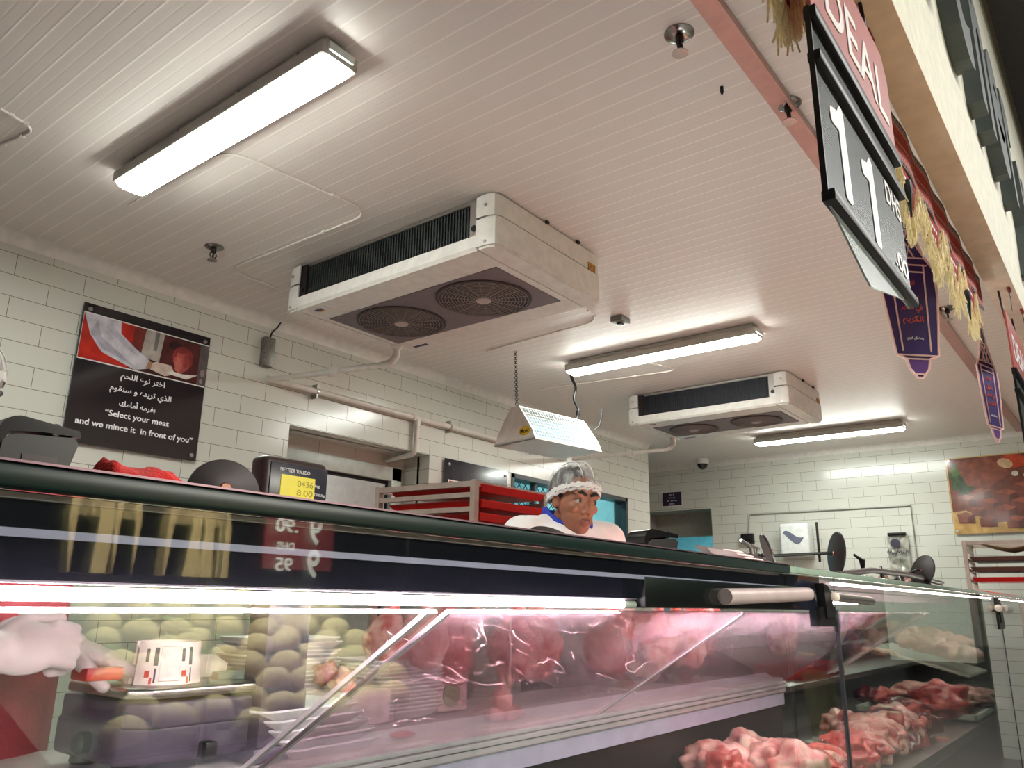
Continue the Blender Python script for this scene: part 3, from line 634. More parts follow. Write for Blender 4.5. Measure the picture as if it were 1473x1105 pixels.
# ------------------------------------------------------------------ far wall things
def fw_(px, py): return on(0, XF, px, py)
p = fw_(967, 718)
t = thing('cleaning_sign', 'small dark notice with white writing above the far doorway', 'sign', p)
MB().box((XF-.006, p.y-.135, p.z-.09), (XF, p.y+.135, p.z+.09)).build('sign_border', white, t); MB().box((XF-.009, p.y-.125, p.z-.08), (XF-.006, p.y+.125, p.z+.08)).build('sign_board', mat('dark purple board', (44, 34, 58), .3), t)
mb = MB()
for k, wd in enumerate((.06, .08, .13, .07)): text_mb('AREA' if k == 3 else '= = =', (XF-.0095, p.y, p.z+.05-.036*k), -YA, ZA, wd, .010, (-.001, 0, 0), mb=mb, bold=.02)
mb.build('sign_lettering', ink, t)
a, b = fw_(1130, 756), fw_(1172, 796)
t = thing('towel_dispenser', 'white paper towel dispenser with a curved grey-blue mark on the far wall', 'dispenser', ((XF-.1), (a.y+b.y)/2, b.z))
y0, y1, z0, z1 = b.y-.01, a.y+.01, 1.78, a.z
MB().box((XF-.20, y0, z0), (XF, y1, z1), .03, seg=4).build('dispenser_body', mat('white gloss plastic', (226, 230, 228), .25), t, smooth=True)
cv = []
for i in range(17):
    q = i/16; cv.append((y1-.05-(y1-y0-.1)*q, z1-.10-.11*math.sin(q*2.6)*(.3+q)+.02*q))
th = [.012+.045*math.sin(math.pi*min(1, (i/16)*1.05))**.7 for i in range(17)]
pl = [(y, z+h) for (y, z), h in zip(cv, th)]+[(y, z-h*.5) for (y, z), h in zip(cv[::-1], th[::-1])]
MB().prism([(y, z) for y, z in pl], (XF-.201, 0, 0), YA, ZA, (-.002, 0, 0)).build('wave_mark', mat('grey blue print', (104, 108, 128), .4), t)
p = fw_(1183, 775); MB().box((XF-.16, p.y-.012, 1.72), (XF-.14, p.y+.012, p.z+.16), .004).build('side_rail', dark, t, smooth=True)
a, b = fw_(1276, 768), fw_(1311, 806)
t = thing('bag_holder', 'clear hanging pack with black top strip on the far tiled wall', 'bag', (XF-.03, (a.y+b.y)/2, b.z-.1))
silv = mat('crinkled silver bag', (196, 196, 186), .3, .3, c2=(120, 122, 110), ns=14, lo=.3, hi=.7, bump=.8, bs=20)
b_ = bmesh.new(); bmesh.ops.create_grid(b_, x_segments=14, y_segments=18, size=.5)
mb = MB(); bw, bh = a.y-b.y, a.z-b.z+.12
for v in b_.verts:
    n_ = noise.noise(V((v.co.x*6, v.co.y*6, 3)))*.02; v.co = V((XF-.035+n_, (a.y+b.y)/2-v.co.x*bw, a.z-.02-bh/2+v.co.y*bh))
bmesh.ops.solidify(b_, geom=b_.faces[:], thickness=.01); mb.bm(b_); mb.build('bag', silv, t, smooth=True)
MB().box((XF-.06, (a.y+b.y)/2-bw*.42, a.z-.025), (XF-.01, (a.y+b.y)/2+bw*.42, a.z+.005), .004).build('top_strip', black, t, smooth=True)
MB().lathe([(.045, 0), (.045, .003)], (XF-.055, (a.y+b.y)/2+.02, a.z-.10), (-1, 0, 0)).build('round_mark', inkd, t)
mb = MB(); 
mb.tube([(XF-.057, (a.y+b.y)/2+.10-.20*j/40, a.z-.19+.012*math.sin(j*1.1)+.01*math.sin(j*.37)) for j in range(41)], .004, 5)
mb.build('script_mark', inkd, t)
cond = mat('grey conduit', (176, 178, 168), .4)
c0, c1, c2_, c3 = fw_(1077, 772), fw_(1080, 740), fw_(1310, 727), fw_(1319, 806)
pts = [(XF-.015, q.y, q.z) for q in (c0, c1, c2_, c3)]
tag(MB().tube(pts, .010, 8).build('wall_conduit', cond), 'thin grey conduit running level along the far wall and down both ends', 'conduit')
p = fw_(1077, 776); t = thing('socket_box', 'small dark switch box at the left end of the far wall conduit', 'switch', (XF-.03, p.y, p.z))
MB().box((XF-.06, p.y-.07, p.z-.05), (XF, p.y+.07, p.z+.06), .006).build('box_body', black, t, smooth=True); MB().box((XF-.064, p.y-.04, p.z+.0), (XF-.06, p.y+.04, p.z+.035)).build('box_plate', dark, t)
# meat poster on the far wall
ZA0, ZA1, YA1, YA0 = 1.958, 2.69, 1.387, .25
t = thing('stew_meat_poster', 'large colour poster of brown meat cubes and tomatoes on the far wall', 'poster', (XF-.02, (YA0+YA1)/2, ZA0))
bx('board', (XF-.03, YA0, ZA0), (XF-.02, YA1, ZA1), mat('pale board edge', (206, 170, 110), .2, coat=.4), t)
rr = random.Random(5); P = [((120, 62, 48), [(0, 0), (1, 0), (1, 1), (0, 1)]), ((206, 164, 96), [(0, 0), (1, 0), (1, .2), (.3, .12), (.1, .3), (0, .28)])]
P += [((56, 84, 40), ell(.08, .74, .07, .2, j=.25)), ((40, 70, 34), ell(.12, .62, .06, .12, j=.3)), ((84, 112, 52), ell(.06, .82, .03, .08, j=.3))]
P += [((140, 78, 60), [(.06, .95), (.3, .99), (.42, .86), (.46, .74), (.3, .58), (.14, .62)]), ((112, 60, 46), [(.3, .58), (.46, .74), (.44, .6), (.34, .5)])]
for x, y, s_ in ((.12, .42, .09), (.24, .5, .09), (.3, .36, .09), (.2, .28, .07), (.42, .46, .1), (.52, .34, .1), (.4, .26, .1), (.55, .55, .09), (.68, .44, .11), (.62, .24, .1), (.8, .3, .1), (.26, .14, .08), (.46, .12, .09), (.1, .2, .08), (.7, .1, .1), (.88, .5, .1), (.9, .14, .08)):
    P.append(((98, 50, 40), [(x-s_*.75, y-s_*.8), (x+s_*.75, y-s_*.9), (x+s_*.8, y+s_*.5), (x, y+s_*.95), (x-s_*.8, y+s_*.6)]))
    P.append(((150+rr.randint(-12, 12), 84, 64), [(x-s_*.8, y+s_*.6), (x, y+s_*.95), (x+s_*.8, y+s_*.5), (x+s_*.15, y+s_*.1)])); P.append(((126, 68, 52), [(x-s_*.75, y-s_*.8), (x+s_*.1, y-s_*.85), (x+s_*.15, y+s_*.1), (x-s_*.8, y+s_*.6)]))
P += [((190, 66, 36), ell(.5, .9, .1, .09)), ((214, 180, 140), ell(.44, .88, .05, .07, rot=.5)), ((206, 84, 40), ell(.74, .84, .14, .15)), ((176, 56, 32), ell(.78, .8, .08, .09)), ((220, 214, 190), ell(.5, .74, .025, .035)), ((190, 182, 150), ell(.6, .72, .05, .03, rot=.4)), ((92, 110, 60), ell(.66, .66, .06, .02, rot=.2))]
P = [(c, [(min(.995, max(.005, a)), min(.995, max(.005, b))) for a, b in pl]) for c, pl in P]
flat(P, -YA1+.006, ZA0+.006, YA1-YA0-.012, ZA1-ZA0-.012, XF-.03, 'picture', t, axis=1, dy=-.002)
for y in (YA1-.03, YA0+.03):
    for z in (ZA0+.03, ZA1-.03): MB().lathe([(.012, 0), (.012, .012)], (XF-.036, y, z), (-1, 0, 0), 12).build('standoff_bolt', steel, t)

# ------------------------------------------------------------------ hanging price signs
YS = .27
def sp(px, py): q = on(1, YS, px, py); return q.x, q.z
redh = mat('dusty pink red header', (178, 84, 78), .35); signb = mat('dark green grey sign panel', (52, 62, 64), .25, c2=(46, 55, 57), coat=.3); whitep = mat('white sign print', (244, 240, 240), .4)
def price_sign(dx, label, big):
    t = thing('price_sign', label, 'sign', (1.3+dx, YS, 1.8), group='price signs over the counter')
    def B(lo, hi, name, m_, bev=0): return MB().box((lo[0]+dx, lo[1], lo[2]), (hi[0]+dx, hi[1], hi[2]), bev).build(name, m_, t, smooth=bool(bev))
    x0, x1 = 1.047, 1.555
    B((x0, YS-.003, 1.80), (x1, YS+.003, 2.115), 'price_panel', signb)
    hd = MB(); hd.prism([(x0+dx+.005, 2.10), (x1+dx+.02, 2.13), (x1+dx+.02, 2.30), (x1+dx-.01, 2.345), (x0+dx+.005, 2.345)], (0, YS-.005, 0), XA, ZA, (0, .006, 0)); hd.build('header_board', redh, t)
    B((x0-.004, YS-.014, 2.095), (x1+.012, YS+.006, 2.118), 'slot_rail', black, .003); B((x0-.004, YS-.014, 2.022), (x1+.012, YS+.006, 2.040), 'slot_rail', black, .003); B((x0-.004, YS-.014, 1.795), (x1, YS+.006, 1.813), 'slot_rail', black, .003)
    B((x0-.006, YS-.005, 1.80), (x0-.001, YS+.003, 2.118), 'side_strip', black)
    fl = MB(); fl.prism([(x0+dx, 1.80), (x0+dx+.17, 1.742), (x0+dx+.2, 1.735), (x1+dx-.03, 1.80)], (0, YS-.002, 0), XA, ZA, (0, .003, 0)); fl.build('lower_flap', mat('smoky clear plastic', (120, 128, 128), .2, coat=.4), t)
    for x in (x0+.06, x1-.06): MB().tube([(x+dx, YS+.004, 2.33), (x+dx, YS+.012, 2.452)], .004, 6).build('hanging_rod', dark, t)
    y = YS-.0055
    for s_, z, cx_, wd, ht in big:
        n_ = 'price_lettering' if z < 2.1 else 'header_lettering'
        if s_ == '1': mb = MB().prism([(cx_+dx+a*wd, z+b_*ht) for a, b_ in ((-.06, -.47), (.0, -.5), (.2, -.5), (.26, -.47), (.22, .46), (.16, .5), (.04, .5), (-.1, .39), (-.42, .33), (-.46, .28), (-.44, .2), (-.38, .17), (-.08, .19))], (0, YS-.0035, 0), XA, ZA, (0, -.0012, 0))
        else: mb = text_mb(s_, (cx_+dx, y if z > 2.1 else YS-.0035, z), XA, ZA, wd, ht, (0, -.0012, 0), bold=.008)
        mb.build(n_, whitep, t)
    return t
def sb(pxs):  # centre and size on the sign plane from its corners
    q = [sp(*p) for p in pxs]; xs = [a for a, b in q]; zs = [b for a, b in q]; return (min(xs)+max(xs))/2, (min(zs)+max(zs))/2, max(xs)-min(xs), max(zs)-min(zs)
items = [('DEAL', 2.225, 1.335, .40, .105), ('1', 1.925, 1.15, .11, .165), ('1', 1.915, 1.315, .11, .165), ('DHS', 1.985, 1.485, .11, .045), ('.00', 1.862, 1.495, .095, .035)]
price_sign(0, 'hanging sign with red header, white writing and price in big white numerals', items)
price_sign(2.29, 'second hanging price sign, mostly cut off by the right edge of the photo', [(a, b, c, d, e) for a, b, c, d, e in items if a != '1'])
# little red clips with wire on the soffit
for px, py, lb in ((1250, 48, 'small red clip with wire on the soffit above the price sign'), (1451, 415, 'small red clip on the soffit at the end of the red fabric band'), (1470, 446, 'small red clip on the soffit above the second price sign, at the right edge')):
    p = on(2, ZS-.004, px, py); t = thing('soffit_clip', lb, 'clip', p)
    MB().box(p+V((-.025, -.006, -.012)), p+V((.025, .006, 0)), .004).build('clip_body', mat('dark red clip', (130, 34, 26), .4), t, smooth=True)
    MB().tube([p+V((0, 0, -.01)), p+V((.012, 0, -.05)), p+V((.0, .0, -.09))], .0018, 5).build('clip_wire', dark, t)

# ------------------------------------------------------------------ red tent fabric with gold fringe
YF = .322
def weave(name, base, dots, sx, lo, hi):
    m = bpy.data.materials.new(name); m.use_nodes = True; nt = m.node_tree; b = nt.nodes['Principled BSDF']; b.inputs['Roughness'].default_value = .9
    tc = nt.nodes.new('ShaderNodeTexCoord'); br = nt.nodes.new('ShaderNodeTexBrick'); sp_ = nt.nodes.new('ShaderNodeSeparateXYZ'); cb = nt.nodes.new('ShaderNodeCombineXYZ')
    nt.links.new(tc.outputs['Object'], sp_.inputs[0]); nt.links.new(sp_.outputs[0], cb.inputs[0]); nt.links.new(sp_.outputs[2], cb.inputs[1])
    br.inputs['Scale'].default_value = 1; br.inputs['Brick Width'].default_value = sx; br.inputs['Row Height'].default_value = sx*.6; br.inputs['Mortar Size'].default_value = sx*.16; br.inputs['Mortar Smooth'].default_value = .1
    br.inputs['Color1'].default_value = rgb(*base); br.inputs['Color2'].default_value = rgb(*[c*.9 for c in base]); br.inputs['Mortar'].default_value = rgb(*dots)
    nt.links.new(cb.outputs[0], br.inputs['Vector']); nt.links.new(br.outputs['Color'], b.inputs['Base Color']); return m
fblk = weave('black and white woven border', (30, 24, 28), (118, 110, 112), .022, 0, 0); fred = mat('red woven fabric', (158, 46, 40), .9, c2=(128, 34, 32), ns=60, bump=.3, bs=200)
fdot = weave('red fabric with pale dashes', (150, 44, 40), (176, 120, 112), .014, 0, 0)
FX0, FX1, FZ0, FZ1 = .62, 3.24, 2.325, 2.458
t = thing('fabric_valance', 'red woven fabric band with gold fringed flaps along the soffit edge', 'valance', ((FX0+FX1)/2, YF, FZ0))
bands = [(0, .012, fblk), (.012, .030, fdot), (.030, .052, fred), (.052, .062, fdot), (.062, .10, fred), (.10, .112, fdot), (.112, .133, fblk)]
mb = MB(); ms = [fblk, fdot, fred]
for a, b, m_ in bands:
    vs = []; n = 60
    for i in range(n+1):
        x = FX0+(FX1-FX0)*i/n; yy = YF+.004*math.sin(i*1.1)
        vs += [(x, yy, FZ0+a), (x, yy, FZ0+b), (x, yy+.004, FZ0+a), (x, yy+.004, FZ0+b)]
    fs = []
    for i in range(n): k = i*4; fs += [[k, k+4, k+5, k+1], [k+2, k+3, k+7, k+6], [k, k+2, k+6, k+4], [k+1, k+5, k+7, k+3]]
    fs += [[0, 1, 3, 2], [n*4, n*4+2, n*4+3, n*4+1]]
    mb.add(vs, fs, ms.index(m_))
band = mb.build('fabric_band', ms, t)
rr = random.Random(3)
PF = .30; k = 0; x = FX0+.05
while x+.26 < FX1:
    wv, dp = .27, .145; xm = x+wv/2
    mb = MB(); y = YF+.002
    mb.prism([(x, FZ0+.006), (x+wv, FZ0+.006), (xm+.045, FZ0-dp+.03), (xm, FZ0-dp), (xm-.045, FZ0-dp+.03)], (0, y, 0), XA, ZA, (0, .004, 0))
    fl = mb.build('flap', fred, t)
    mb = MB()
    for q in range(7): mb.box((xm-.09+.026*q, y-.001, FZ0-.034), (xm-.076+.026*q, y, FZ0-.024), 0)
    mb.build('stitching', whitep, fl); mb = MB()
    for q in range(4): mb.box((xm-.045+.026*q, y-.001, FZ0-.07), (xm-.034+.026*q, y, FZ0-.062), 0)
    mb.build('stitching', whitep, fl)
    mb = MB()
    for sg in (-1, 1):
        for i in range(42):
            q = i/41; px_ = xm+sg*(wv/2)*(1-q); pz_ = FZ0+.004-(dp)*(q**.9); L = .078*rr.uniform(.8, 1.15); sw = rr.uniform(-.014, .014)
            yy = y+rr.uniform(-.010, .012)
            mb.tube([(px_, yy, pz_), (px_+sw*.4, yy+rr.uniform(-.004, .004), pz_-L*.5), (px_+sw, yy+rr.uniform(-.01, .01), pz_-L)], [.0032, .0030, .0016], 4)
    mb.build('fringe', gold, fl)
    x += PF; k += 1
for px, py, lb in ((1308, 285, 'small black tassel clip on the gold fringe just right of the price sign'), (1393, 438, 'small black tassel clip on the gold fringe above the far lantern')):
    p = on(1, YF-.012, px, py); tag(MB().tube([p+ZA*.05, p+ZA*.045, p+ZA*.02, p-ZA*.01, p-ZA*.05], [.004, .009, .010, .006, .002], 8).build('tassel_clip', black, smooth=True), lb, 'clip')

# ------------------------------------------------------------------ hanging lantern cut-outs
purple = mat('purple lantern card', (62, 46, 108), .4, c2=(54, 40, 98), ns=4); lil = mat('violet lantern card', (98, 62, 132), .4); lpink = mat('pale pink outline', (238, 196, 190), .4); lred = mat('coral print', (214, 92, 84), .4)
def lantern(P, d, wd, ht, label):
    """a flat printed card; d = unit vector along its width"""
    d = V(d).normalized(); n = V((-d.y, d.x, 0)); n = n if n.dot(CP-P) > 0 else -n; dd = d if d.dot(rt) > 0 else -d
    t = thing('lantern_card', label, 'decoration', P, group='hanging lantern cards')
    def G(a, b): return P+dd*(a*wd)+ZA*(b*ht)
    out = [(-.20, -.40), (-.16, -.455), (-.08, -.485), (-.05, -.5), (.05, -.5), (.08, -.485), (.16, -.455), (.20, -.40), (.36, -.38), (.48, -.06), (.48, .1), (.34, .16), (.16, .32), (.09, .42), (.03, .5), (-.03, .5), (-.09, .42), (-.16, .32), (-.34, .16), (-.48, .1), (-.48, -.06), (-.36, -.38)]
    MB().poly3([G(*q) for q in out], -n*.004).build('card', purple, t)
    MB().poly3([G(*q)+n*.0006 for q in ((-.20, -.4), (-.16, -.455), (-.08, -.485), (.08, -.485), (.16, -.455), (.2, -.4))], n*.0006).build('card_foot', lil, t)
    mb = MB()
    def line(a, b, w_=.018): mb.tube([G(*a)+n*.001, G(*b)+n*.001], w_*wd*.7, 6)
    for i in range(len(out)): line(out[i], out[(i+1) % len(out)], .03)
    for a, b in (((-.34, .16), (.34, .16)), ((-.36, .12), (.36, .12)), ((-.30, .12), (-.24, -.36)), ((.30, .12), (.24, -.36)), ((-.36, -.38), (.36, -.38)), ((-.3, .08), (.3, .08)), ((-.2, -.40), (.2, -.40)), ((-.1, -.48), (.1, -.48)), ((-.16, .32), (.16, .32)),
                 ((-.34, .16), (-.05, .32)), ((-.16, .16), (.1, .32)), ((.02, .16), (.16, .30)), ((.34, .16), (.05, .32)), ((.16, .16), (-.1, .32)), ((-.02, .16), (-.16, .30))): line(a, b, .02)
    mb.build('outline', lpink, t)
    mb = MB()
    for s_, z, w_, h_ in (('نهنئكم', .015, .22, .045), ('بحلول', -.055, .30, .045), ('في الشهر', -.125, .38, .045), ('الكريم', -.19, .36, .05)): text_mb(arabic(s_), G(0, z)+n*.001, dd, ZA, w_*wd, h_*ht, n*.001, bold=.02, mb=mb)
    mb.build('arabic_lettering', lred, t)
    text_mb(arabic('رمضان كريم'), G(0, -.29)+n*.001, dd, ZA, .28*wd, .022*ht, n*.001, bold=.02).build('small_lettering', whitep, t)
    MB().tube([G(0, .5), G(0, .5)+V((0, 0, ZC-G(0, .5).z))], .0012, 5).build('string', whitep, t)
a, b = on(1, .46, 1283, 420), on(1, .46, 1340, 420)
c0, c1 = on(1, .47, 1305, 318), on(1, .47, 1309, 518)
lantern((c0+c1)/2, V((.70, -.71, 0)), .20, (c0-c1).length, 'larger hanging purple lantern card with coral Arabic writing beside the price sign')
c0, c1 = on(1, .42, 1414, 476), on(1, .42, 1430, 626)
lantern((c0+c1)/2, V((.965, -.26, 0)), .205, (c0-c1).length, 'farther hanging purple lantern card, turned nearly edge on, at the right')

# ------------------------------------------------------------------ raised letters on the fascia
letm = mat('dark grey raised letter', (74, 82, 82), .4)
words = 'Butchery'; zb = 2.86; ht = .80; x = 1.06
for i, ch in enumerate(words):
    wd = .42 if ch == 'B' else .26 if ch in 'tr' else .36
    hh = ht if ch in 'Bth' else ht*.72; zz = zb+hh/2 if ch != 'y' else zb+hh/2-.2
    o = text_mb(ch, (x+wd/2, YO-.05, zz), XA, ZA, wd, hh, (0, .05, 0), bold=.03, shear=.2).build('sign_letter', letm)
    tag(o, 'raised dark grey letter of the fascia sign, %s from its left' % ('first', 'second', 'third', 'fourth', 'fifth', 'sixth', 'seventh', 'eighth')[i], 'letter', 'raised letters on the fascia'); x += wd+.06

# ------------------------------------------------------------------ serve-over counter
CX0, CX1, YG, ZT = -1.3, 1.985, .70, 1.345
CD = 3.15                                           # where the left deck ends          # left case; front glass plane; top
JX = .443                                           # joint of the front panes
mb = MB(); mb.box((CX0, .71, 1.337), (CX1-.01, 1.18, 1.349))
ct = thing('meat_counter', 'long serve-over meat counter with dark green edged top and bright light tube, left and centre', 'counter', (.4, 1.1, 0)); ca = lt = cb = ct
mb.build('top_pane', mat('dark top glass', (26, 34, 36), .1, coat=.5), ct)
MB().box((CX0, .690, 1.334), (CX1+.02, .712, 1.353), .003).build('front_edge', green_edge, ct, smooth=True)
MB().box((CX0, .688, 1.3535), (CX1+.02, .74, 1.3555)).build('edge_trim', mat('mauve metal trim', (120, 96, 104), .3, .6), ct)
MB().box((CX0, .716, 1.264), (1.30, .730, 1.334)).build('canopy_panel', canopy, ca)
MB().box((CX0, .712, 1.2975), (1.955, .716, 1.3045)).build('lavender_reflection', lav, ca); MB().box((CX0, .709, 1.3275), (1.97, .714, 1.3325)).build('pink_reflection', pinkrefl, ca)  # solid strips painted as reflections of the light tube
MB().box((1.30, .716, 1.305), (2.30, .730, 1.334)).build('canopy_end_panel', canopy, ca)
MB().box((1.30, .710, 1.248), (2.33, .76, 1.303), .004).build('end_housing', black, ca, smooth=True)
MB().box((CX0, .722, 1.262), (1.29, .75, 1.272)).build('light_holder', alu, lt)
MB().tube([(CX0, .732, 1.2535), (1.29, .732, 1.2535)], .0062, 12).build('light_tube', tube_case, lt, smooth=True)
MB().tube([(1.45, .80, 1.272), (2.95, .80, 1.272)], .006, 12).build('rear_light_tube', tube_case, lt, smooth=True)
MB().tube([(1.255, .732, 1.2535), (1.295, .732, 1.2535)], .0070, 12).build('tube_socket', white, lt, smooth=True)
# front glass
def pane(x0, x1, z0, z1, t, m=g_front):
    return MB().box((x0+.002, YG, z0), (x1-.002, YG+.006, z1)).build('front_glass', m, t)
pane(CX0, JX, .42, 1.334, ct); pane(JX, CX1, .42, 1.334, ct)
# inclined inner panes
P0, P1 = V((0, .742, 1.243)), V((0, 1.15, .985)); nn = V((0, -(P0.z-P1.z), -(P1.y-P0.y))).normalized()
def inner(x0, x1, label, m, edges, t=ct):
    a, b, c, d = [V((x, 0, 0))+p for x, p in ((x0, P0), (x1, P0), (x1, P1), (x0, P1))]
    pn = MB().poly3([a, b, c, d], nn*.006).build('inner_glass', m, t); pn['label'] = label
    for x, w_ in edges:
        e = V((x, 0, 0)); MB().poly3([e+P0, e+P0+XA*w_, e+P1+XA*w_, e+P1], nn*.0065-nn*.0002).build('polished_edge', g_edge, pn)
inner(CX0, .792, 'clear inclined inner glass pane in front of the weighing scale', g_clean, ((.772, .007),))
inner(.812, 1.80, 'misted inclined inner glass pane between its two pale diagonal edges', g_hazy, ((.812, .007),))
inner(1.815, 3.13, 'misted inclined inner glass in front of the rib rack', g_hazy, ((1.809, .010),))
# base of the left case
deckm = mat('white deck', (214, 206, 204), .3)
MB().box((CX0, 1.165, .965), (CD, 1.62, .985), .003).build('deck', deckm, cb, smooth=True)
mb = MB()
for z0, z1, y0 in ((.978, .987, 1.135), (.966, .976, 1.13), (.950, .964, 1.138)): mb.box((CX0, y0, z0), (CD, 1.165, z1), .002)
mb.box((CX0, 1.142, .948), (CD, 1.17, .985)); mb.build('front_rail', alu, cb, smooth=True)
MB().box((CX0, 1.146, .905), (CD, 1.17, .949)).build('lavender_board', mat('lavender front board', (206, 194, 222), .35), cb)
MB().box((CX0, 1.16, .1), (CD, 1.60, .905)).build('dark_front_board', mat('charcoal board', (24, 22, 26), .4), cb)
MB().box((CX0, .72, .02), (CX1-.005, 1.66, .40)).build('plinth', mat('grey plinth', (96, 94, 96), .5), cb)

# ------------------------------------------------------------------ right-hand case
RX1 = 7.4
rt_ = thing('meat_counter', 'right-hand glass-fronted meat case with black corner clamps, piled with red meat', 'counter', (4.7, 1.1, 0)); rb = cl2 = rt_
MB().box((CX1+.03, .70, 1.338), (RX1, 1.25, 1.348)).build('top_pane', g_top, rt_)
MB().box((CX1+.02, .692, 1.336), (RX1, .704, 1.352), .002).build('front_edge', mat('grey green glass edge', (128, 146, 132), .15, coat=.4), rt_, smooth=True)
gask = mat('dark glass gasket', (52, 54, 58), .4, .3)
for x0, x1 in ((CX1+.01, 2.386), (2.386, 5.5), (5.5, RX1)):
    pn = pane(x0, x1, .42, 1.334, rt_)
    if x0 > 2.2: MB().box((x0-.004, YG-.002, .42), (x0+.004+.004*(x0 > 5), YG+.008, 1.25)).build('joint_gasket', gask, pn)
inner(3.2, 3.78, 'inclined inner glass with a pale diagonal edge', g_clean, ((3.70, .016), (3.775, .016)), rt_)
# clamps and rods
def clamp(x, z, s_, label, rods):
    mb = MB(); mb.prism([(-.045*s_, .055*s_), (.01*s_, .045*s_), (.05*s_, .01*s_), (.05*s_, -.07*s_), (-.03*s_, -.07*s_)], (x, YG-.012, z), XA, ZA, (0, .045, 0)); t = mb.build('glass_clamp', black, rt_); t['label'] = label
    mb = MB(); mb.prism([(-.08*s_, -.03*s_), (.10*s_, -.03*s_), (.11*s_, -.10*s_), (-.08*s_, -.10*s_)], (x, YG-.006, z), XA, ZA, (0, .03, 0)); mb.build('clamp_jaw', black, t)
    for dx, L in rods:
        MB().tube([(x+dx, YG-.020, z+.004), (x+dx+L, YG-.006, z-.002)], .017*s_, 14).build('hinge_rod', steel, t, smooth=40)
        MB().lathe([(.018*s_, 0), (.018*s_, .006), (.012*s_, .009)], (x+dx, YG-.020, z+.004), (-1, -.4, 0), 14).build('rod_cap', mat('pale rod cap', (188, 178, 166), .4), t, smooth=40)
clamp(2.28, 1.278, .72, 'black glass clamp with silver hinge rod at the corner of the two cases', ((.03, .42),))
clamp(5.46, 1.265, 1.1, 'black glass clamp with two silver rod ends near the right edge', ((-.16, .25), (.06, .35)))
t = MB().tube([(1.60, .690, 1.272), (2.10, .684, 1.286)], .0165, 16).build('hinge_tube', mat('pale grey metal tube', (176, 160, 158), .35, .3), ct, smooth=40)
MB().lathe([(.017, 0), (.017, .006), (.008, .008)], (2.10, .684, 1.286), (1, 0, 0), 14).build('tube_cap', dark, t, smooth=40)
# inside of the right-hand case
dsteel = mat('dull steel deck', (120, 112, 108), .35, .7)
MB().box((CX1+.02, .73, .70), (RX1, 1.14, .735), .003).build('lower_deck', dsteel, rb, smooth=True); MB().box((CD+.02, 1.14, .70), (RX1, 1.32, .735), .003).build('lower_deck', dsteel, rb, smooth=True)
MB().box((CX1+.02, .72, .02), (RX1, 1.14, .70)).build('lower_body', mat('charcoal board', (24, 22, 26), .4), rb)
MB().box((RX1-.03, .73, .7), (RX1, 1.6, .99)).build('end_wall', mat('grey case back', (120, 116, 112), .4, .4), rb); MB().box((CD+.02, 1.60, .02), (RX1, 1.64, 1.12)).build('back_wall', mat('grey case back', (120, 116, 112), .4, .4), rb)
MB().box((CD+.02, 1.30, .90), (RX1, 1.60, .925), .003).build('back_shelf', dsteel, rb, smooth=True)
MB().box((4.2, 1.30, 1.075), (4.95, 1.58, 1.087), .002).build('glass_shelf', g_clean, rb); MB().box((4.2, 1.296, 1.073), (4.95, 1.302, 1.089)).build('shelf_edge', mat('pale shelf rail', (196, 200, 188), .3), rb)
MB().box((2.5, 1.20, 1.300), (7.0, 1.225, 1.316)).build('light_holder', alu, cl2); MB().box((2.5, 1.185, 1.296), (7.0, 1.20, 1.334)).build('holder_lip', alu, cl2)
MB().tube([(2.45, .728, 1.3225), (7.0, .728, 1.3225)], .0042, 8).build('front_light_tube', emis('lit pinkish front tube', (255, 214, 212), 90.0), cl2, smooth=True)
MB().tube([(2.5, 1.2125, 1.325), (7.0, 1.2125, 1.325)], .008, 12).build('light_tube', emis('pink ceiling uplight', (255, 142, 132), 95.0), cl2, smooth=True)  # pink uplight added to tint the ceiling, not a known case lamp

# ------------------------------------------------------------------ weighing scale
t = thing('weighing_scale', 'weighing scale with steel platter and customer display on a column', 'scale', (.83, 1.42, .985))
SX0, SX1, SY0, SY1 = .672, 1.02, 1.25, 1.49
def rbox(x0, y0, x1, y1, z0, z1, ch, bev=.006):
    mb = MB(); b = bmesh.new(); vv = [b.verts.new(p) for p in ((x0+ch, y0, z0), (x1-ch, y0, z0), (x1, y0+ch, z0), (x1, y1, z0), (x0, y1, z0), (x0, y0+ch, z0))]
    f = b.faces.new(vv); r = bmesh.ops.extrude_face_region(b, geom=[f])
    for q in r['geom']:
        if isinstance(q, bmesh.types.BMVert): q.co.z = z1
    bmesh.ops.bevel(b, geom=b.edges[:], offset=bev, segments=3, profile=.6, affect='EDGES'); return mb.bm(b)
rbox(SX0, SY0, SX1, SY1, 1.055, 1.095, .03).build('body', scalem, t, smooth=40)
rbox(SX0-.006, SY0+.004, SX1+.006, SY1, 1.003, 1.062, .035, .01).build('lower_body', scalem, t, smooth=40)
rbox(SX0-.004, SY0-.006, SX1-.02, SY1-.02, 1.1, 1.116, .03, .005).build('platter', steel, t, smooth=40)
for x in (SX0+.03, SX1-.03):
    for y in (SY0+.06, SY1-.04): MB().lathe([(.018, .985), (.022, .99), (.020, 1.006)], (x, y, 0), seg=14).build('foot', black, t, smooth=40)
MB().lathe([(.016, 0), (.018, .02), (.012, .026)], (SX0-.0, SY0+.12, 1.03), (-1, 0, 0), 14).build('side_knob', black, t, smooth=40)
MB().box((.79, SY0-.018, 1.004), (.812, SY0+.01, 1.03), .003).build('cable_clip', black, t, smooth=True)
pl0 = on(1, 1.225, 376, 1000).x; pl1 = on(1, 1.225, 440, 1000).x
MB().box((pl0, 1.225, .99), (pl1, 1.285, 1.46), .008).build('column', mat('purple grey column', (74, 66, 80), .35), t, smooth=True)
MB().box((pl0-.012, 1.215, .988), (pl1+.012, 1.30, 1.012), .006).build('column_foot', scalem, t, smooth=True)
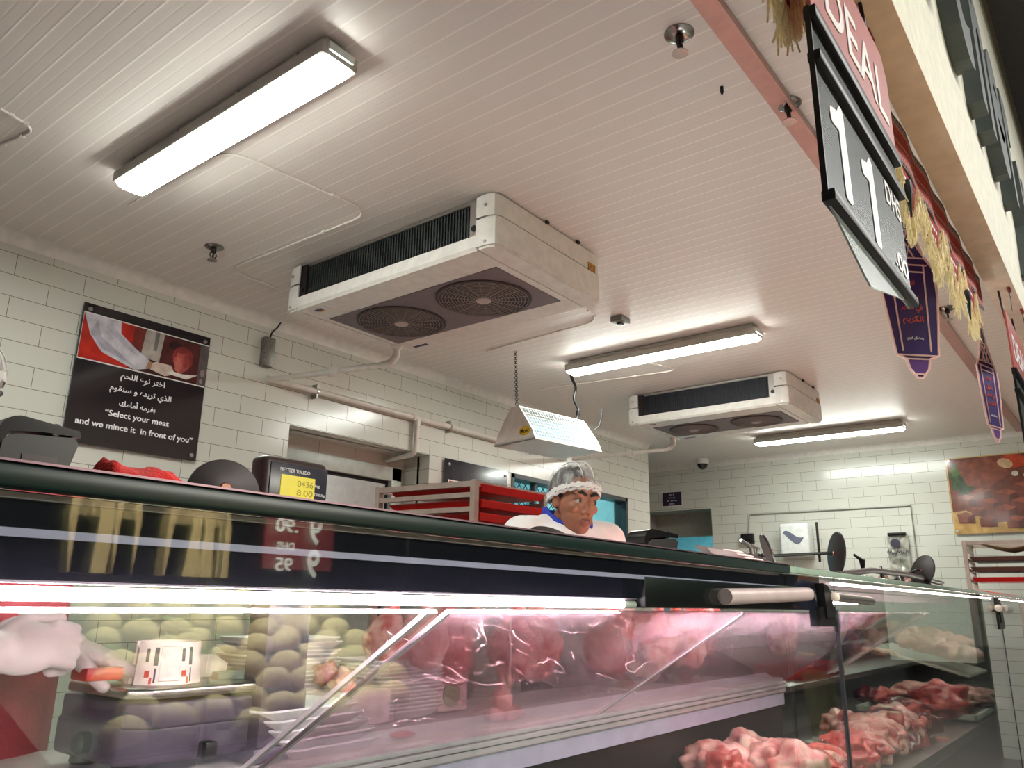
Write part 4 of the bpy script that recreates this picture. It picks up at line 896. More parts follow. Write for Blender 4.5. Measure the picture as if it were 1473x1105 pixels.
d0 = on(1, 1.215, 382, 656); d1 = on(1, 1.215, 474, 668)
dz1 = (d0.z+d1.z)/2+.002; dz0 = dz1-.12
MB().box((d0.x, 1.215, dz0), (d1.x, 1.262, dz1), .012, seg=4).build('display_head', brown, t, smooth=True)
MB().box((d0.x+.012, 1.2125, dz0+.01), (d1.x-.004, 1.218, dz1-.012), .002).build('display_plate', mat('slate display plate', (56, 56, 70), .3), t, smooth=True)
lx0, lx1 = d0.x+.035, d1.x-.034
MB().box((lx0, 1.211, dz0+.016), (lx1, 1.214, dz1-.033)).build('display_screen', lcd, t)
dw = d1.x-d0.x
text_mb('METTLER TOLEDO', (d0.x+dw*.45, 1.2122, dz1-.024), XA, ZA, dw*.46, .0068, (0, -.0006, 0), bold=.02).build('maker_lettering', ink, t)
for i, (a, b) in enumerate((('0436', 'kg'), ('8.00', 'DHS/kg'), ('3.49', 'DHS'))):
    z = dz1-.046-.0165*i
    text_mb(a, (lx1-.022, 1.2108, z), XA, ZA, .036, .011, (0, -.0003, 0)).build('display_digits', lcdt, t)
    text_mb(b, (lx1+(.007 if i == 0 else .0135), 1.2122, z), XA, ZA, (.011, .025, .018)[i], .0065, (0, -.0005, 0), bold=.02).build('unit_lettering', ink, t)
# label roll on the platter
rc = V((.762, 1.335, 1.1165)); R = .058
t = thing('label_roll', 'roll of white printed price labels standing on the scale platter', 'label roll', rc)
mb = MB(); n = 48; vs = []
prof = []
for i in range(n+1):
    a = -2.9+5.9*i/n; rr_ = R*(1-.10*i/n); tp = .92
    for z, k in ((0, 1), (.066, tp)):
        vs.append(rc+V((rr_*k*math.cos(a)*1.05, rr_*k*math.sin(a), z)))
for i in range(n+1):
    a = -2.9+5.9*i/n; rr_ = R*(1-.10*i/n)-.003
    for z, k in ((0, 1), (.066, .92)): vs.append(rc+V((rr_*k*math.cos(a)*1.05, rr_*k*math.sin(a), z)))
fs = []; N = 2*(n+1)
for i in range(n):
    k = 2*i; fs += [[k, k+2, k+3, k+1], [N+k, N+k+1, N+k+3, N+k+2], [k, N+k, N+k+2, k+2], [k+1, k+3, N+k+3, N+k+1]]
fs += [[0, 1, N+1, N], [2*n, N+2*n, N+2*n+1, 2*n+1]]
mb.add(vs, fs); mb.build('paper_strip', mat('label paper', (248, 232, 222), .5), t, smooth=30)
def patch(a0, a1, z0, z1, m_, name):
    mb = MB(); vs = []; n_ = 5
    for i in range(n_+1):
        a = a0+(a1-a0)*i/n_
        for z in (z0, z1): q = R*(1-.10*(a+2.9)/5.9)*(1-.08*z/.066)+.0007; vs.append(rc+V((q*math.cos(a)*1.05, q*math.sin(a), z)))
    mb.add(vs, [[2*i, 2*i+2, 2*i+3, 2*i+1] for i in range(n_)]); mb.build(name, m_, t)
for a0 in (-2.62, -1.62):
    patch(a0, a0+.10, .036, .056, inkd, 'printed_block'); patch(a0+.02, a0+.16, .012, .022, inkr, 'printed_square'); patch(a0+.24, a0+.36, .03, .058, inkd, 'printed_block'); patch(a0+.28, a0+.33, .004, .026, inkd, 'printed_block'); patch(a0+.17, a0+.24, .002, .012, inkr, 'printed_square')
patch(-2.2, -2.195, .006, .06, inkd, 'printed_line'); patch(-1.66, -1.655, .006, .06, inkd, 'printed_line'); patch(-2.2, -1.655, .0595, .0602, inkd, 'printed_line'); patch(-2.2, -1.655, .006, .0067, inkd, 'printed_line')
mb = MB(); mb.poly3([(.842, 1.30, 1.117), (.905, 1.29, 1.117), (.912, 1.30, 1.13), (.85, 1.31, 1.128)], (0, .02, .001)); tag(mb.build('steel_wedge', steel), 'small steel wedge lying on the scale platter right of the label roll', 'wedge')
mb = MB(); mb.poly3([(.84, 1.37, 1.117), (.895, 1.36, 1.117), (.902, 1.365, 1.14), (.875, 1.37, 1.155), (.838, 1.375, 1.152)], (0, .03, 0)); tag(mb.build('paper_packet', mat('cream packet', (232, 222, 200), .6)), 'cream folded paper packet behind the label roll', 'packet')

# ------------------------------------------------------------------ foam trays
tm = MB()
def tray_mesh():
    mb = MB(); w_, d_, h_ = .115, .0875, .019
    prof = [(1, h_), (1.0, h_-.003), (.82, 0), (.80, .003), (.96, h_-.002), (.97, h_)]
    rings = []
    for k, z in prof:
        r_ = []
        for sx, sy, a0 in ((1, 1, 0), (-1, 1, 1), (-1, -1, 2), (1, -1, 3)):
            for j in range(4):
                a = (a0+j/3)*math.pi/2; r_.append((sx*(w_*k-.025)+.025*math.cos(a), sy*(d_*k-.025)+.025*math.sin(a), z))
        rings.append(r_)
    mb.rings(rings, cap=False)
    n = 16; mb.f.append([2*n+i for i in range(n)]); mb.m.append(0); mb.f.append([3*n+i for i in range(n)]); mb.m.append(0)
    mb.f += [[5*n+i, 5*n+(i+1) % n, (i+1) % n, i] for i in range(n)]; mb.m += [0]*n
    return mb
T0 = tray_mesh().build('foam_tray', foam, smooth=40, local=True)
def put_tray(p, rz, label, group, first=[True], sc=1):
    o = T0 if first[0] else T0.copy()
    if not first[0]: COL.objects.link(o)
    first[0] = False; o.location = p; o.rotation_euler = (0, 0, rz); o.scale = (sc, sc, 1); tag(o, label, 'foam tray', group)
rr = random.Random(11)
s0 = on(1, 1.62, 395, 940)
for i in range(20): put_tray((s0.x+rr.uniform(-.008, .008), 1.60+rr.uniform(-.006, .006), .986+.0088*i), rr.uniform(-.05, .05), 'white foam tray in the tall stack behind the scale column', 'foam trays behind the scale')
s1 = on(1, 1.5, 567, 1000)
for i in range(14): put_tray((s1.x+rr.uniform(-.006, .006), 1.52+rr.uniform(-.006, .006), .986+.0088*i), rr.uniform(-.04, .04), 'white foam tray in the stack behind the misted glass, right of the first diagonal edge', 'foam trays behind the misted glass')
for i in range(5): put_tray((.99+.012*i, 1.30-.004*i, .986+.016*(4-i)), .05, 'white foam tray in the low slanting pile right of the scale', 'foam trays beside the scale')

# ------------------------------------------------------------------ meat
def one(name, mb, mats, label, cat, group=None, smooth='all'):
    return tag(mb.build(name, mats, smooth=smooth), label, cat, group)
def leg_mb(top, bot, r, seed, bend=.02):
    top, bot = V(top), V(bot); mb = MB(); rg = []; n = 20; K = 26; o = V((seed*5.1, seed*2.3, 0))
    sd = V((math.cos(seed), math.sin(seed), 0))
    for i in range(K+1):
        q = i/K; c = top.lerp(bot, q)+sd*bend*math.sin(q*3.1)
        rad = r*(.25+.55*q+.55*math.sin(max(0, min(1, (q-.15)/.75))*math.pi)**1.3)*(1 if q < .93 else max(.15, (1-q)/.07*.85+.15))
        ring = []
        for k in range(n):
            a = 2*math.pi*k/n; d = V((math.cos(a), math.sin(a), 0)); f = 1+.16*noise.noise(d*1.6+V((0, 0, q*3))+o)+.07*noise.noise(d*4+V((0, 0, q*9))+o); ring.append(c+d*rad*f)
        rg.append(ring)
    return mb.rings(rg)
def hang_leg(x, y, ztop, zbot, r, seed, m_, label):
    t = thing('hanging_meat', label, 'meat', (x, y, zbot)); leg_mb((x, y, ztop), (x+.01*math.sin(seed), y, zbot), r, seed).build('meat_joint', m_, t, smooth='all')
    MB().tube([(x, y, ztop-.03), (x, y, ztop+.02), (x, y+.01, ztop+.04), (x, y+.02, ztop+.03)], .003, 6).build('meat_hook', steel, t, smooth=True)
    mb = MB(); mb.blob((x+.02, y-r*.55, (ztop+zbot)/2), (r*.4, r*.35, (ztop-zbot)*.25), .3, 4, seed+3, 3); mb.build('fat_cap', fatm, t, smooth='all')
def ribs(x, y, z0, z1, wd, label, seed=1):
    t = thing('rib_rack', label, 'meat', (x, y, z0)); n = 7
    for i in range(n):
        xx = x-wd/2+wd*i/(n-1); rr_ = random.Random(seed*31+i); L = (z1-z0)*rr_.uniform(.75, 1)
        pts = [(xx+.012*math.sin(q*3+i), y-.012+.03*math.sin(q*2.2), z1-L*q) for q in [j/10 for j in range(11)]]
        MB().tube(pts, [.010+.007*math.sin(j*1.3+i)+.004 for j in range(11)], 10).build('rib', meatp if i % 2 else meatr, t, smooth='all')
    mb = MB(); b = bmesh.new(); bmesh.ops.create_grid(b, x_segments=16, y_segments=20, size=.5)
    for v in b.verts:
        u_, w__ = v.co.x, v.co.y; cut = noise.noise(V((u_*5, seed, 0)))*.04
        v.co = V((x+u_*wd*1.05, y+.012+.03*math.sin((.5-w__)*2.2)+.006*math.sin(u_*40), z1-(z1-z0)*(.5-w__)*(.9+cut*3)))
    bmesh.ops.solidify(b, geom=b.faces[:], thickness=.014); mb.bm(b); mb.build('rib_sheet', meatp, t, smooth='all')
hm = [(1.42, 1.36, 1.26, 1.10, .05, fatm, 'pale hanging joint nearest the string tag, behind the misted glass'), (1.62, 1.46, 1.27, 1.04, .062, meatr, 'redder hanging joint second from left behind the misted glass'),
      (1.80, 1.38, 1.26, 1.05, .065, meatp, 'broad pink hanging joint left of the middle of the misted glass'), (2.02, 1.48, 1.27, 1.03, .075, meatp, 'broadest pink hanging joint at the middle of the misted glass'),
      (2.24, 1.38, 1.26, 1.05, .066, fatm, 'pale fatty hanging joint right of the middle of the misted glass'), (2.44, 1.48, 1.27, 1.02, .075, meatr, 'dark red hanging joint behind the second diagonal edge'),
      (2.62, 1.38, 1.26, 1.06, .06, meatp, 'pink hanging joint just left of the rib rack'), (1.72, 1.57, 1.27, 1.06, .06, fatm, 'pale joint in the back row, second from its left'), (1.52, 1.57, 1.27, 1.06, .055, meatp, 'pink joint in the back row at its left end'),
      (2.13, 1.57, 1.27, 1.05, .065, meatr, 'red joint in the middle of the back row'), (2.62, 1.57, 1.27, 1.08, .06, fatm, 'pale joint in the back row, second from its right end'), (2.98, 1.50, 1.27, 1.05, .065, meatp, 'pink joint at the right end, right of the rib rack')]
for i, (x, y, a, b, r, m_, lb) in enumerate(hm): hang_leg(x, y, a, b, r, i+1, m_, lb)
tag(MB().tube([(1.3, 1.395, 1.302), (3.1, 1.395, 1.302)], .006, 8).build('meat_rail', steel, smooth=True), 'steel rail the front row of meat hangs from', 'rail')
tag(MB().tube([(1.3, 1.495, 1.312), (3.1, 1.495, 1.312)], .006, 8).build('meat_rail', steel, smooth=True), 'steel rail the middle row of meat hangs from', 'rail')
tag(MB().tube([(1.3, 1.585, 1.312), (3.1, 1.585, 1.312)], .006, 8).build('meat_rail', steel, smooth=True), 'steel rail the back row of meat hangs from', 'rail')
ribs(2.80, 1.30, 1.03, 1.27, .20, 'pink rib rack hanging at the right end behind the second diagonal edge', 2)
mb = MB(); b = bmesh.new(); bmesh.ops.create_grid(b, x_segments=90, y_segments=26, size=.5)
for v in b.verts:
    u_, w__ = v.co.x, v.co.y; n_ = noise.noise(V((u_*9, w__*2.2, 2)))*.05+noise.noise(V((u_*26+w__*6, w__*5, 5)))*.016
    v.co = V((2.12+u_*1.75, 1.275+n_, 1.125+w__*.235+.012*noise.noise(V((u_*11, 0, 9)))))
mb.bm(b); tag(mb.build('plastic_film', glass('crinkled clear film', (250, 244, 246), 1.6, haze=.10, hc=(240, 214, 218), rough=.08), smooth='all'), 'crinkled clear plastic film hanging in front of the meat joints', 'film')
# shank standing in a tray with a string tag
sx, sy = on(1, 1.27, 722, 1000).x, 1.27
t = thing('meat_shank', 'pale pink shank standing in a shallow pool of meat below the string tag', 'meat', (sx, sy, .99))
leg_mb((sx-.005, sy, 1.085), (sx, sy, .992), .024, 4, .008).build('shank', meatp, t, smooth='all')
for dx, dy, r in ((-.035, -.01, .03), (.035, .0, .034), (.0, -.03, .028)): MB().blob((sx+dx, sy+dy, 1.0), (r, r*.8, .014), .25, 4, r*100, 3).build('meat_slice', meatp, t, smooth='all')
t = thing('string_tag', 'small peach paper tag on a white string in front of the meat', 'tag', (sx-.02, 1.235, 1.08))
MB().tube([(sx-.012, 1.235, 1.225), (sx-.018, 1.235, 1.18), (sx-.011, 1.235, 1.14), (sx-.016, 1.235, 1.09), (sx-.013, 1.235, 1.05), (sx-.014, 1.25, 1.02)], .0013, 5).build('string', white, t)
MB().poly3([(sx-.024, 1.233, 1.085), (sx-.013, 1.233, 1.091), (sx-.005, 1.233, 1.068), (sx-.016, 1.233, 1.058)], (0, .0015, 0)).build('paper_tag', mat('peach paper', (236, 178, 150), .6), t)
# green labelled pack, red oval, minced meat near the scale
t = thing('labelled_pack', 'pale pack with a round green label beside the foam tray stack', 'pack', (on(1, 1.5, 645, 990).x, 1.46, .986))
px_ = on(1, 1.46, 645, 990).x
MB().box((px_-.055, 1.44, .987), (px_+.055, 1.52, 1.055), .008).build('pack_body', mat('pale pink pack', (226, 190, 190), .4), t, smooth=True); MB().lathe([(.032, 0), (.032, .002)], (px_-.01, 1.44, 1.03), (0, -1, 0), 24).build('round_label', mat('olive green label', (130, 138, 84), .4), t)
one('meat_slice', MB().blob((on(1, 1.24, 580, 1040).x, 1.24, .994), (.026, .02, .007), .12, 2, 5, 3), meatr, 'single flat oval of dark pink meat on the white deck', 'meat')
for i, (px, py) in enumerate(((468, 978), (484, 985), (476, 990))):
    q = on(1, 1.5, px, py); one('minced_meat', MB().blob((q.x, 1.5-.02*i, q.z+.012), (.028, .025, .026), .3, 5, i+2, 3), meatp, ('small lump of pink minced meat right of the scale column, topmost', 'small lump of pink minced meat right of the scale column, rightmost', 'small lump of pink minced meat right of the scale column, nearest the trays')[i], 'meat')
tag(MB().box((on(1, 1.5, 455, 1000).x, 1.42, .986), (on(1, 1.5, 520, 1000).x+.02, 1.56, 1.06), .006).build('white_carton', mat('white carton', (232, 222, 220), .6), smooth=True), 'white carton under the minced meat right of the scale', 'carton')
# right-hand case meat
def deck(px, py, z): return on(2, z, px, py)
rr = random.Random(21); z0 = .735
items = [(1035, 1085, meatp, 1.0, 'pale pink cut at the far left of the lower deck, seen through the end glass'), (1075, 1075, fatm, 1.2, 'fatty white cut on the lower deck left of the black counter post'), (1120, 1085, meatp, 1.2, 'large pink cut on the lower deck just left of the black counter post'),
         (1050, 1102, meatr, .9, 'red cut at the very bottom left of the lower deck'), (1150, 1098, fatm, .9, 'white fatty cut half behind the black counter post')]
for i, (px, py, m_, s_, lb) in enumerate(items):
    q = deck(px, py, z0+.1); one('meat_cut', MB().blob((q.x, q.y, z0+.07), (.11*s_, .07*s_, .07), .22, 4, i+31, 4, (0, .1, rr.uniform(-1, 1)), fine=.06), m_, lb, 'meat')
items = [(1215, 1040, meatp, 'pink joint leaning at the left end of the right-hand case'), (1248, 1048, meatr, 'red joint next to the glass joint in the right-hand case'), (1262, 1080, meatr, 'bright red cut low in the right-hand case'), (1300, 1075, meatr, 'red cut at the centre bottom of the right-hand case'), (1345, 1085, meatr, 'red cut with fat right of centre at the bottom of the right-hand case'),
         (1380, 1060, meatp, 'pink cut behind the front row at the right of the right-hand case'), (1335, 1050, meatd, 'dark cut in the second row of the right-hand case'), (1405, 1085, meatp, 'pink cut next to the second clamp joint'), (1395, 1040, meatd, 'dark wrapped cut below the middle tray'), (1440, 1060, meatr, 'red cut just past the second clamp joint'), (1462, 1085, meatp, 'pink cut at the bottom right corner'), (1455, 1020, meatr, 'red cut higher up at the right edge')]
for i, (px, py, m_, lb) in enumerate(items):
    q = deck(px, py, z0+.08); s_ = max(.75, min(1.5, q.x/3.4)); yy = min(1.22, max(.82+.06*s_, q.y))
    one('meat_cut', MB().blob((q.x, yy, z0+.065*s_), (.115*s_, .072*s_, .062*s_),   .24, 4, i+51, 4, (0, rr.uniform(-.3, .3), rr.uniform(-1, 1)), fine=.07), m_, lb, 'meat')
extra = [(1232, 1062, meatr, 'red cut with pale streaks behind the leaning pink joint'), (1285, 1096, meatr, 'bright red cut at the bottom of the right-hand case, left of the bone ends'), (1322, 1100, meatp, 'pink cut lying in front of the bone ends'), (1365, 1100, meatr, 'red cut at the bottom below the rightmost bone end'),
         (1398, 1103, meatd, 'dark red cut at the bottom near the second clamp joint'), (1368, 1040, meatp, 'pink wrapped cut just below the middle tray'), (1420, 1060, meatp, 'pink cut right of the dark wrapped cut'), (1340, 1030, meatr, 'red cut below the left end of the middle tray'), (1310, 1028, meatd, 'dark cut behind the leftmost bone end'), (1270, 1050, meatp, 'small pink cut beside the leftmost bone end')]
for i, (px, py, m_, lb) in enumerate(extra):
    q = deck(px, py, z0+.10); s_ = max(.8, min(1.45, q.x/3.4)); yy = min(1.16, max(.82+.06*s_, q.y))
    one('meat_cut', MB().blob((q.x, yy, z0+.075*s_), (.11*s_, .08*s_, .06*s_), .22, 4, i+201, 4, (0, rr.uniform(-.3, .3), rr.uniform(-1, 1)), fine=.08), m_, lb, 'meat')
for i, (px, py) in enumerate(((1290, 1040), (1322, 1050), (1356, 1075))):
    X = (3.45, 3.7, 3.9)[i]; q = on(0, X, px, py); t = thing('meat_bone', ('upright red bone end, leftmost of the three in the right-hand case', 'upright red bone end, middle of the three in the right-hand case', 'upright red bone end, rightmost of the three in the right-hand case')[i], 'meat', q)
    MB().tube([q+V((.02, 0, -.12)), q+V((.01, 0, -.04)), q, q+V((-.006, 0, .035))], [.045, .032, .026, .030], 14).build('bone_meat', meatr, t, smooth='all'); MB().lathe([(.022, 0), (.022, .004), (.010, .006)], q+V((-.006, 0, .034)), seg=14).build('bone_end', mat('bone', (226, 178, 160), .4), t, smooth=True)
# middle tray with wrapped meat
e0, e1 = on(0, 5.3, 1278, 1006), on(0, 5.3, 1440, 1018)
t = thing('display_tray', 'wide black display tray with pale rim in the middle of the right-hand case', 'tray', (5.0, 1.05, .86))
zt_ = (e0.z+e1.z)/2
zt_ = max(zt_, .775); MB().box((4.55, e1.y, zt_-.035), (5.35, 1.29, zt_-.025)).build('tray_base', black, t)
for lo, hi in (((4.55, e1.y, zt_-.035), (5.35, e1.y+.015, zt_)), ((4.55, 1.275, zt_-.035), (5.35, 1.29, zt_)), ((4.55, e1.y, zt_-.035), (4.565, 1.29, zt_)), ((5.335, e1.y, zt_-.035), (5.35, 1.29, zt_))): MB().box(lo, hi, .004).build('tray_rim', mat('pale tray rim', (186, 186, 174), .3), t, smooth=True)
for i, (px, py, m_, lb) in enumerate(((1285, 985, meatr, 'red cut at the left end of the middle tray'), (1310, 975, fatm, 'pale glossy cut on the middle tray, second from left'), (1335, 985, meatd, 'dark liver slice at the front of the middle tray'), (1350, 968, meatd, 'dark cut at the back of the middle tray'), (1375, 975, fatm, 'long pale cut on the middle tray with bright highlights'), (1402, 985, fatm, 'pale cut at the right end of the middle tray'), (1262, 975, meatd, 'dark cut left of the middle tray'))):
    X = 5.0; q = on(0, X, px, py); one('meat_cut', MB().blob((X-.1+.05*(i % 3), q.y, zt_+.02+.03*(i % 2)), (.14, .085, .05), .22, 4, i+81, 4, (0, .1, rr.uniform(-.6, .6)), fine=.06), m_, lb, 'meat')
# back shelves: red meat at left, pale poultry to the right
for i, (px, py, m_, lb) in enumerate(((1213, 925, meatr, 'red cut at the left end of the upper back shelf'), (1232, 915, meatr, 'bright red cut on the upper back shelf, second from left'), (1250, 920, meatr, 'red cut on the upper back shelf, third from left'), (1242, 903, meatd, 'dark cut behind the red meat on the upper back shelf'), (1262, 908, meatp, 'pink cut on the upper back shelf beside the poultry'))):
    X = 4.55; q = on(0, X, px, py); one('meat_cut', MB().blob((X, min(1.52, max(1.33, q.y)), max(1.135, q.z)), (.11, .07, .045), .22, 4, i+101, 3, (0, .1, rr.uniform(-1, 1)), fine=.06), m_, lb, 'meat')
sq = [on(0, 5.3, *p) for p in ((1278, 925), (1404, 960))]
MB().poly3([(5.05, sq[0].y+.06, sq[0].z-.01), (5.65, sq[0].y+.06, sq[0].z-.01), (5.65, max(.78, sq[1].y), sq[1].z-.03), (5.05, max(.78, sq[1].y), sq[1].z-.03)], (0, 0, -.012)).build('sloping_tray', mat('pale sloping tray', (206, 204, 190), .3), rt_)
for i, (px, py) in enumerate(((1290, 908), (1312, 914), (1334, 918), (1357, 924), (1380, 930), (1302, 922), (1325, 928), (1348, 934), (1370, 940), (1393, 944))):
    X = 5.4 if i < 5 else 5.15; q = on(0, X, px, py); one('poultry_piece', MB().blob((X, max(.82, q.y), q.z+.01), (.085, .06, .05), .25, 3, i+121, 3, (0, .1, i*.7)), chick, 'pale poultry piece lying on the sloping tray in the right-hand case', 'poultry', 'poultry pieces on the sloping tray')
t = thing('red_crate', 'shallow bright red tray at the back where the two cases meet', 'tray', (4.3, 1.45, .93))
x0_, x1_ = 3.95, 4.6; MB().box((x0_, 1.34, .927), (x1_, 1.58, .935)).build('crate_base', red, t)
for lo, hi in (((x0_, 1.34, .927), (x1_, 1.35, .985)), ((x0_, 1.57, .927), (x1_, 1.58, .985)), ((x0_, 1.34, .927), (x0_+.01, 1.58, .985)), ((x1_-.01, 1.34, .927), (x1_, 1.58, .985))): MB().box(lo, hi, .003).build('crate_wall', red, t, smooth=True)
one('meat_cut', MB().blob((4.3, 1.46, .98), (.16, .08, .04), .35, 4, 140, 3), meatr, 'red meat lying in the bright red tray', 'meat')

# ------------------------------------------------------------------ things on the counter top
TOP = 1.3555
def stand(hub, nrm, R, label, rod=None):
    """ticket holder lying on its side: round foot plate, stem, clip"""
    hub, nrm = V(hub), V(nrm).normalized(); t = thing('ticket_stand', label, 'ticket holder', (hub.x, hub.y, TOP))
    MB().lathe([(R*.98, -.004), (R, -.001), (R*.97, .003), (R*.5, .007), (R*.16, .009)], hub, nrm, 40).build('foot_plate', dark, t, smooth=50)
    MB().lathe([(.008, .008), (.009, .012), (.006, .016)], hub, nrm, 16).build('hub_screw', mat('copper screw', (196, 140, 116), .25, .8), t, smooth=40)
    if rod:
        e = hub+V(rod); MB().tube([hub+nrm*.012, hub+nrm*.03, e], .006, 10).build('stem', black, t, smooth=True)
        d = (e-hub).normalized()
        for k in range(3): MB().tube([e+d*(.004+.012*k), e+d*(.012+.012*k)], [.012, .009], 10).build('ticket_grip', black, t, smooth=40)
    return t
def oy(px, py, y): return on(1, y, px, py)
h = oy(322, 704, .90); stand(h-ZA*.004, (-.35, -.9, .25), .045, 'large dark round foot plate on the counter, just left of the scale display')
h = oy(800, 786, .85); stand(h, (-.2, -.6, .75), .06, 'mauve-brown round foot plate on the counter in front of the worker')
h = oy(1104, 792, .95); stand(h, (.5, -.8, .3), .055, 'dark round foot plate behind the brochure holder')
h = oy(1203, 797, .92); stand(h, (-.615, .79, .1), .085, 'black round foot plate standing on edge with a level stem to its left', rod=(-.17, .22, -.012))
h = oy(1327, 822, .88); stand(h, (-.75, .62, .3), .085, 'black round foot plate tilted on the right-hand case top', rod=(-.1, .12, -.05))
# black ticket rail holder at the far left
def holder(P, s_, label, rz=0):
    t = thing('ticket_clip', label, 'clip', P, rz)
    mb = MB(); pr = [(0, 0), (.062, 0), (.070, .034), (.066, .040), (.012, .036), (.002, .030)]
    mb.prism([(a*s_, b*s_) for a, b in pr], (0, 0, 0), XA, ZA, (0, .04*s_, 0)); mb.build('clip_body', black, t, local=True)
    mb = MB(); pr = [(.014+.019*math.cos(math.radians(215-17*i)), .034+.019*math.sin(math.radians(215-17*i))) for i in range(9)]+[(.068, .047), (.070, .041), (.034, .0405), (.006, .037)]
    mb.prism([(a*s_, b*s_) for a, b in pr], (0, -.003, 0), XA, ZA, (0, .046*s_, 0)); mb.build('clip_jaw', mat('glossy black plastic', (14, 13, 14), .15, coat=.3), t, local=True, smooth=30)
    MB().box((.02*s_, -.001, .012*s_), (.052*s_, .001, .018*s_)).build('clip_slot', dark, t, local=True)
    MB().lathe([(.006*s_, -.002), (.006*s_, .05*s_)], (.046*s_, 0, .045*s_), (0, 1, 0), 12).build('clip_pin', black, t, local=True, smooth=40)
    return t
q = oy(-6, 668, .76); holder((q.x, .76, TOP), .92, 'glossy black ticket clip with curved jaw at the far left of the counter')
q = oy(930, 792, .95); holder((q.x, .95, TOP), 1.5, 'glossy black ticket clip standing alone right of the worker', rz=-.35)
# red cloth
t0 = oy(135, 690, .775); t1 = oy(252, 700, .775)
mb = MB(); b = bmesh.new(); bmesh.ops.create_grid(b, x_segments=26, y_segments=12, size=.5)
for v in b.verts:
    u_, w__ = v.co.x, v.co.y; hgt = (.016-.005*(u_+.5)+.004*math.sin(u_*9))*max(0, 1-(2*w__)**2)*min(1, (0.5-u_)*6+.1)*min(1, (u_+.5)*12+.3)+.005*noise.noise(V((u_*7, w__*5, 1)))
    v.co = V(((t0.x+t1.x)/2+u_*(t1.x-t0.x)*.95,   .775+w__*.07, TOP+.003+max(0, hgt)))
bmesh.ops.solidify(b, geom=b.faces[:], thickness=-.004); mb.bm(b)
tag(mb.build('folded_cloth', redcloth, smooth='all'), 'crumpled bright red cloth lying on the counter below the mince poster', 'cloth')
# brochure / coin tray
q = oy(1095, 800, .85); t = thing('slotted_holder', 'brown slotted holder with pale oval price discs, leaning on the counter', 'holder', (q.x, .85, TOP))
u = (oy(1150, 800, .85)-oy(1040, 785, .85)); u = V((u.x, 0, 0)); o_ = oy(1030, 795, .85); L = oy(1140, 800, .85).x-o_.x
o_.z = TOP
MB().poly3([(o_.x, .85, TOP), (o_.x+L*1.05, .85, TOP), (o_.x+L*.80, .93, TOP+.055), (o_.x+L*.10, .93, TOP+.055)], (0, .006, -.003)).build('holder_back', mat('dark brown holder', (58, 40, 42), .35), t)
for k in range(5):
    z = TOP+.012+.0095*k; y = .85+.08*(z-TOP)/.055-.005; x = o_.x+L*(.98-.07*k)
    MB().blob((x-.12, y, z), (.075, .006, .0042), 0, 3, 0, 3).build('oval_disc', mat('pale pink disc', (240, 214, 214), .3), t, smooth='all')
MB().poly3([(o_.x+.02, .847, TOP+.004), (o_.x+L*.5, .847, TOP+.004), (o_.x+L*.45, .912, TOP+.048), (o_.x+L*.14, .912, TOP+.048)], (0, -.002, 0)).build('holder_label', mat('mauve label', (128, 100, 104), .3), t)
q = oy(995, 795, .95); tag(MB().box((q.x-.04, .93, TOP), (q.x+.22, 1.0, TOP+.018), .003).build('flat_ticket_rail', mat('grey ticket rail', (96, 98, 94), .35), smooth=True), 'low grey ticket rail lying flat between the black clip and the brown holder', 'rail')
q = oy(1255, 815, .9); t = thing('ticket_rack', 'low dark rack of folded ticket holders on the right-hand case top', 'rack', (q.x, .9, TOP))
MB().tube([(q.x-.5, .9, TOP+.02), (q.x-.1, .88, TOP+.05), (q.x+.5, .88, TOP+.055), (q.x+1.2, .86, TOP+.035)], .012, 8).build('rack_bar', brown, t, smooth=True)
MB().box((q.x-.2, .86, TOP), (q.x+1.3, .98, TOP+.012), .003).build('rack_tray', brown, t, smooth=True)
rr = random.Random(8)
for i in range(12):
    x = q.x-.1+.11*i; MB().tube([(x, .86+rr.uniform(0, .1), TOP+.016), (x+.08, .87+rr.uniform(0, .08), TOP+.02+rr.uniform(.0, .05)), (x+.14, .9, TOP+.018)], rr.uniform(.006, .012), 7).build('folded_holder', (brown, dark, mat('pinkish plastic', (196, 150, 146), .25))[i % 3], t, smooth=True)
q = oy(1300, 818, .95)
for i, (px, lb) in enumerate(((1240, 'small wire ticket fork on the right-hand case top, left of the silver pack'), (1084, 'small silver fork-shaped grip left of the round foot plate behind the brown holder'))):
    q = oy(px, (806, 788)[i], .93); mb = MB()
    for k in range(4): mb.tube([q+V((0, 0, -.04)), q+V((-.03+.02*k, .0, .0)), q+V((-.07+.045*k, .01, .018-.006*k))], .006, 6)
    tag(mb.build('ticket_fork', (black, steel)[i], smooth=True), lb, 'fork')
# bright red strip at the right edge
a, b = oy(1410, 852, .9), oy(1473, 850, .9)
tag(MB().box((a.x, .88, TOP-.0), (a.x+1.8, .94, TOP+.03), .006).build('red_ledge', mat('bright red plastic', (230, 52, 26), .3), smooth=True), 'bright orange-red strip on the case top at the right edge of the photo', 'strip')

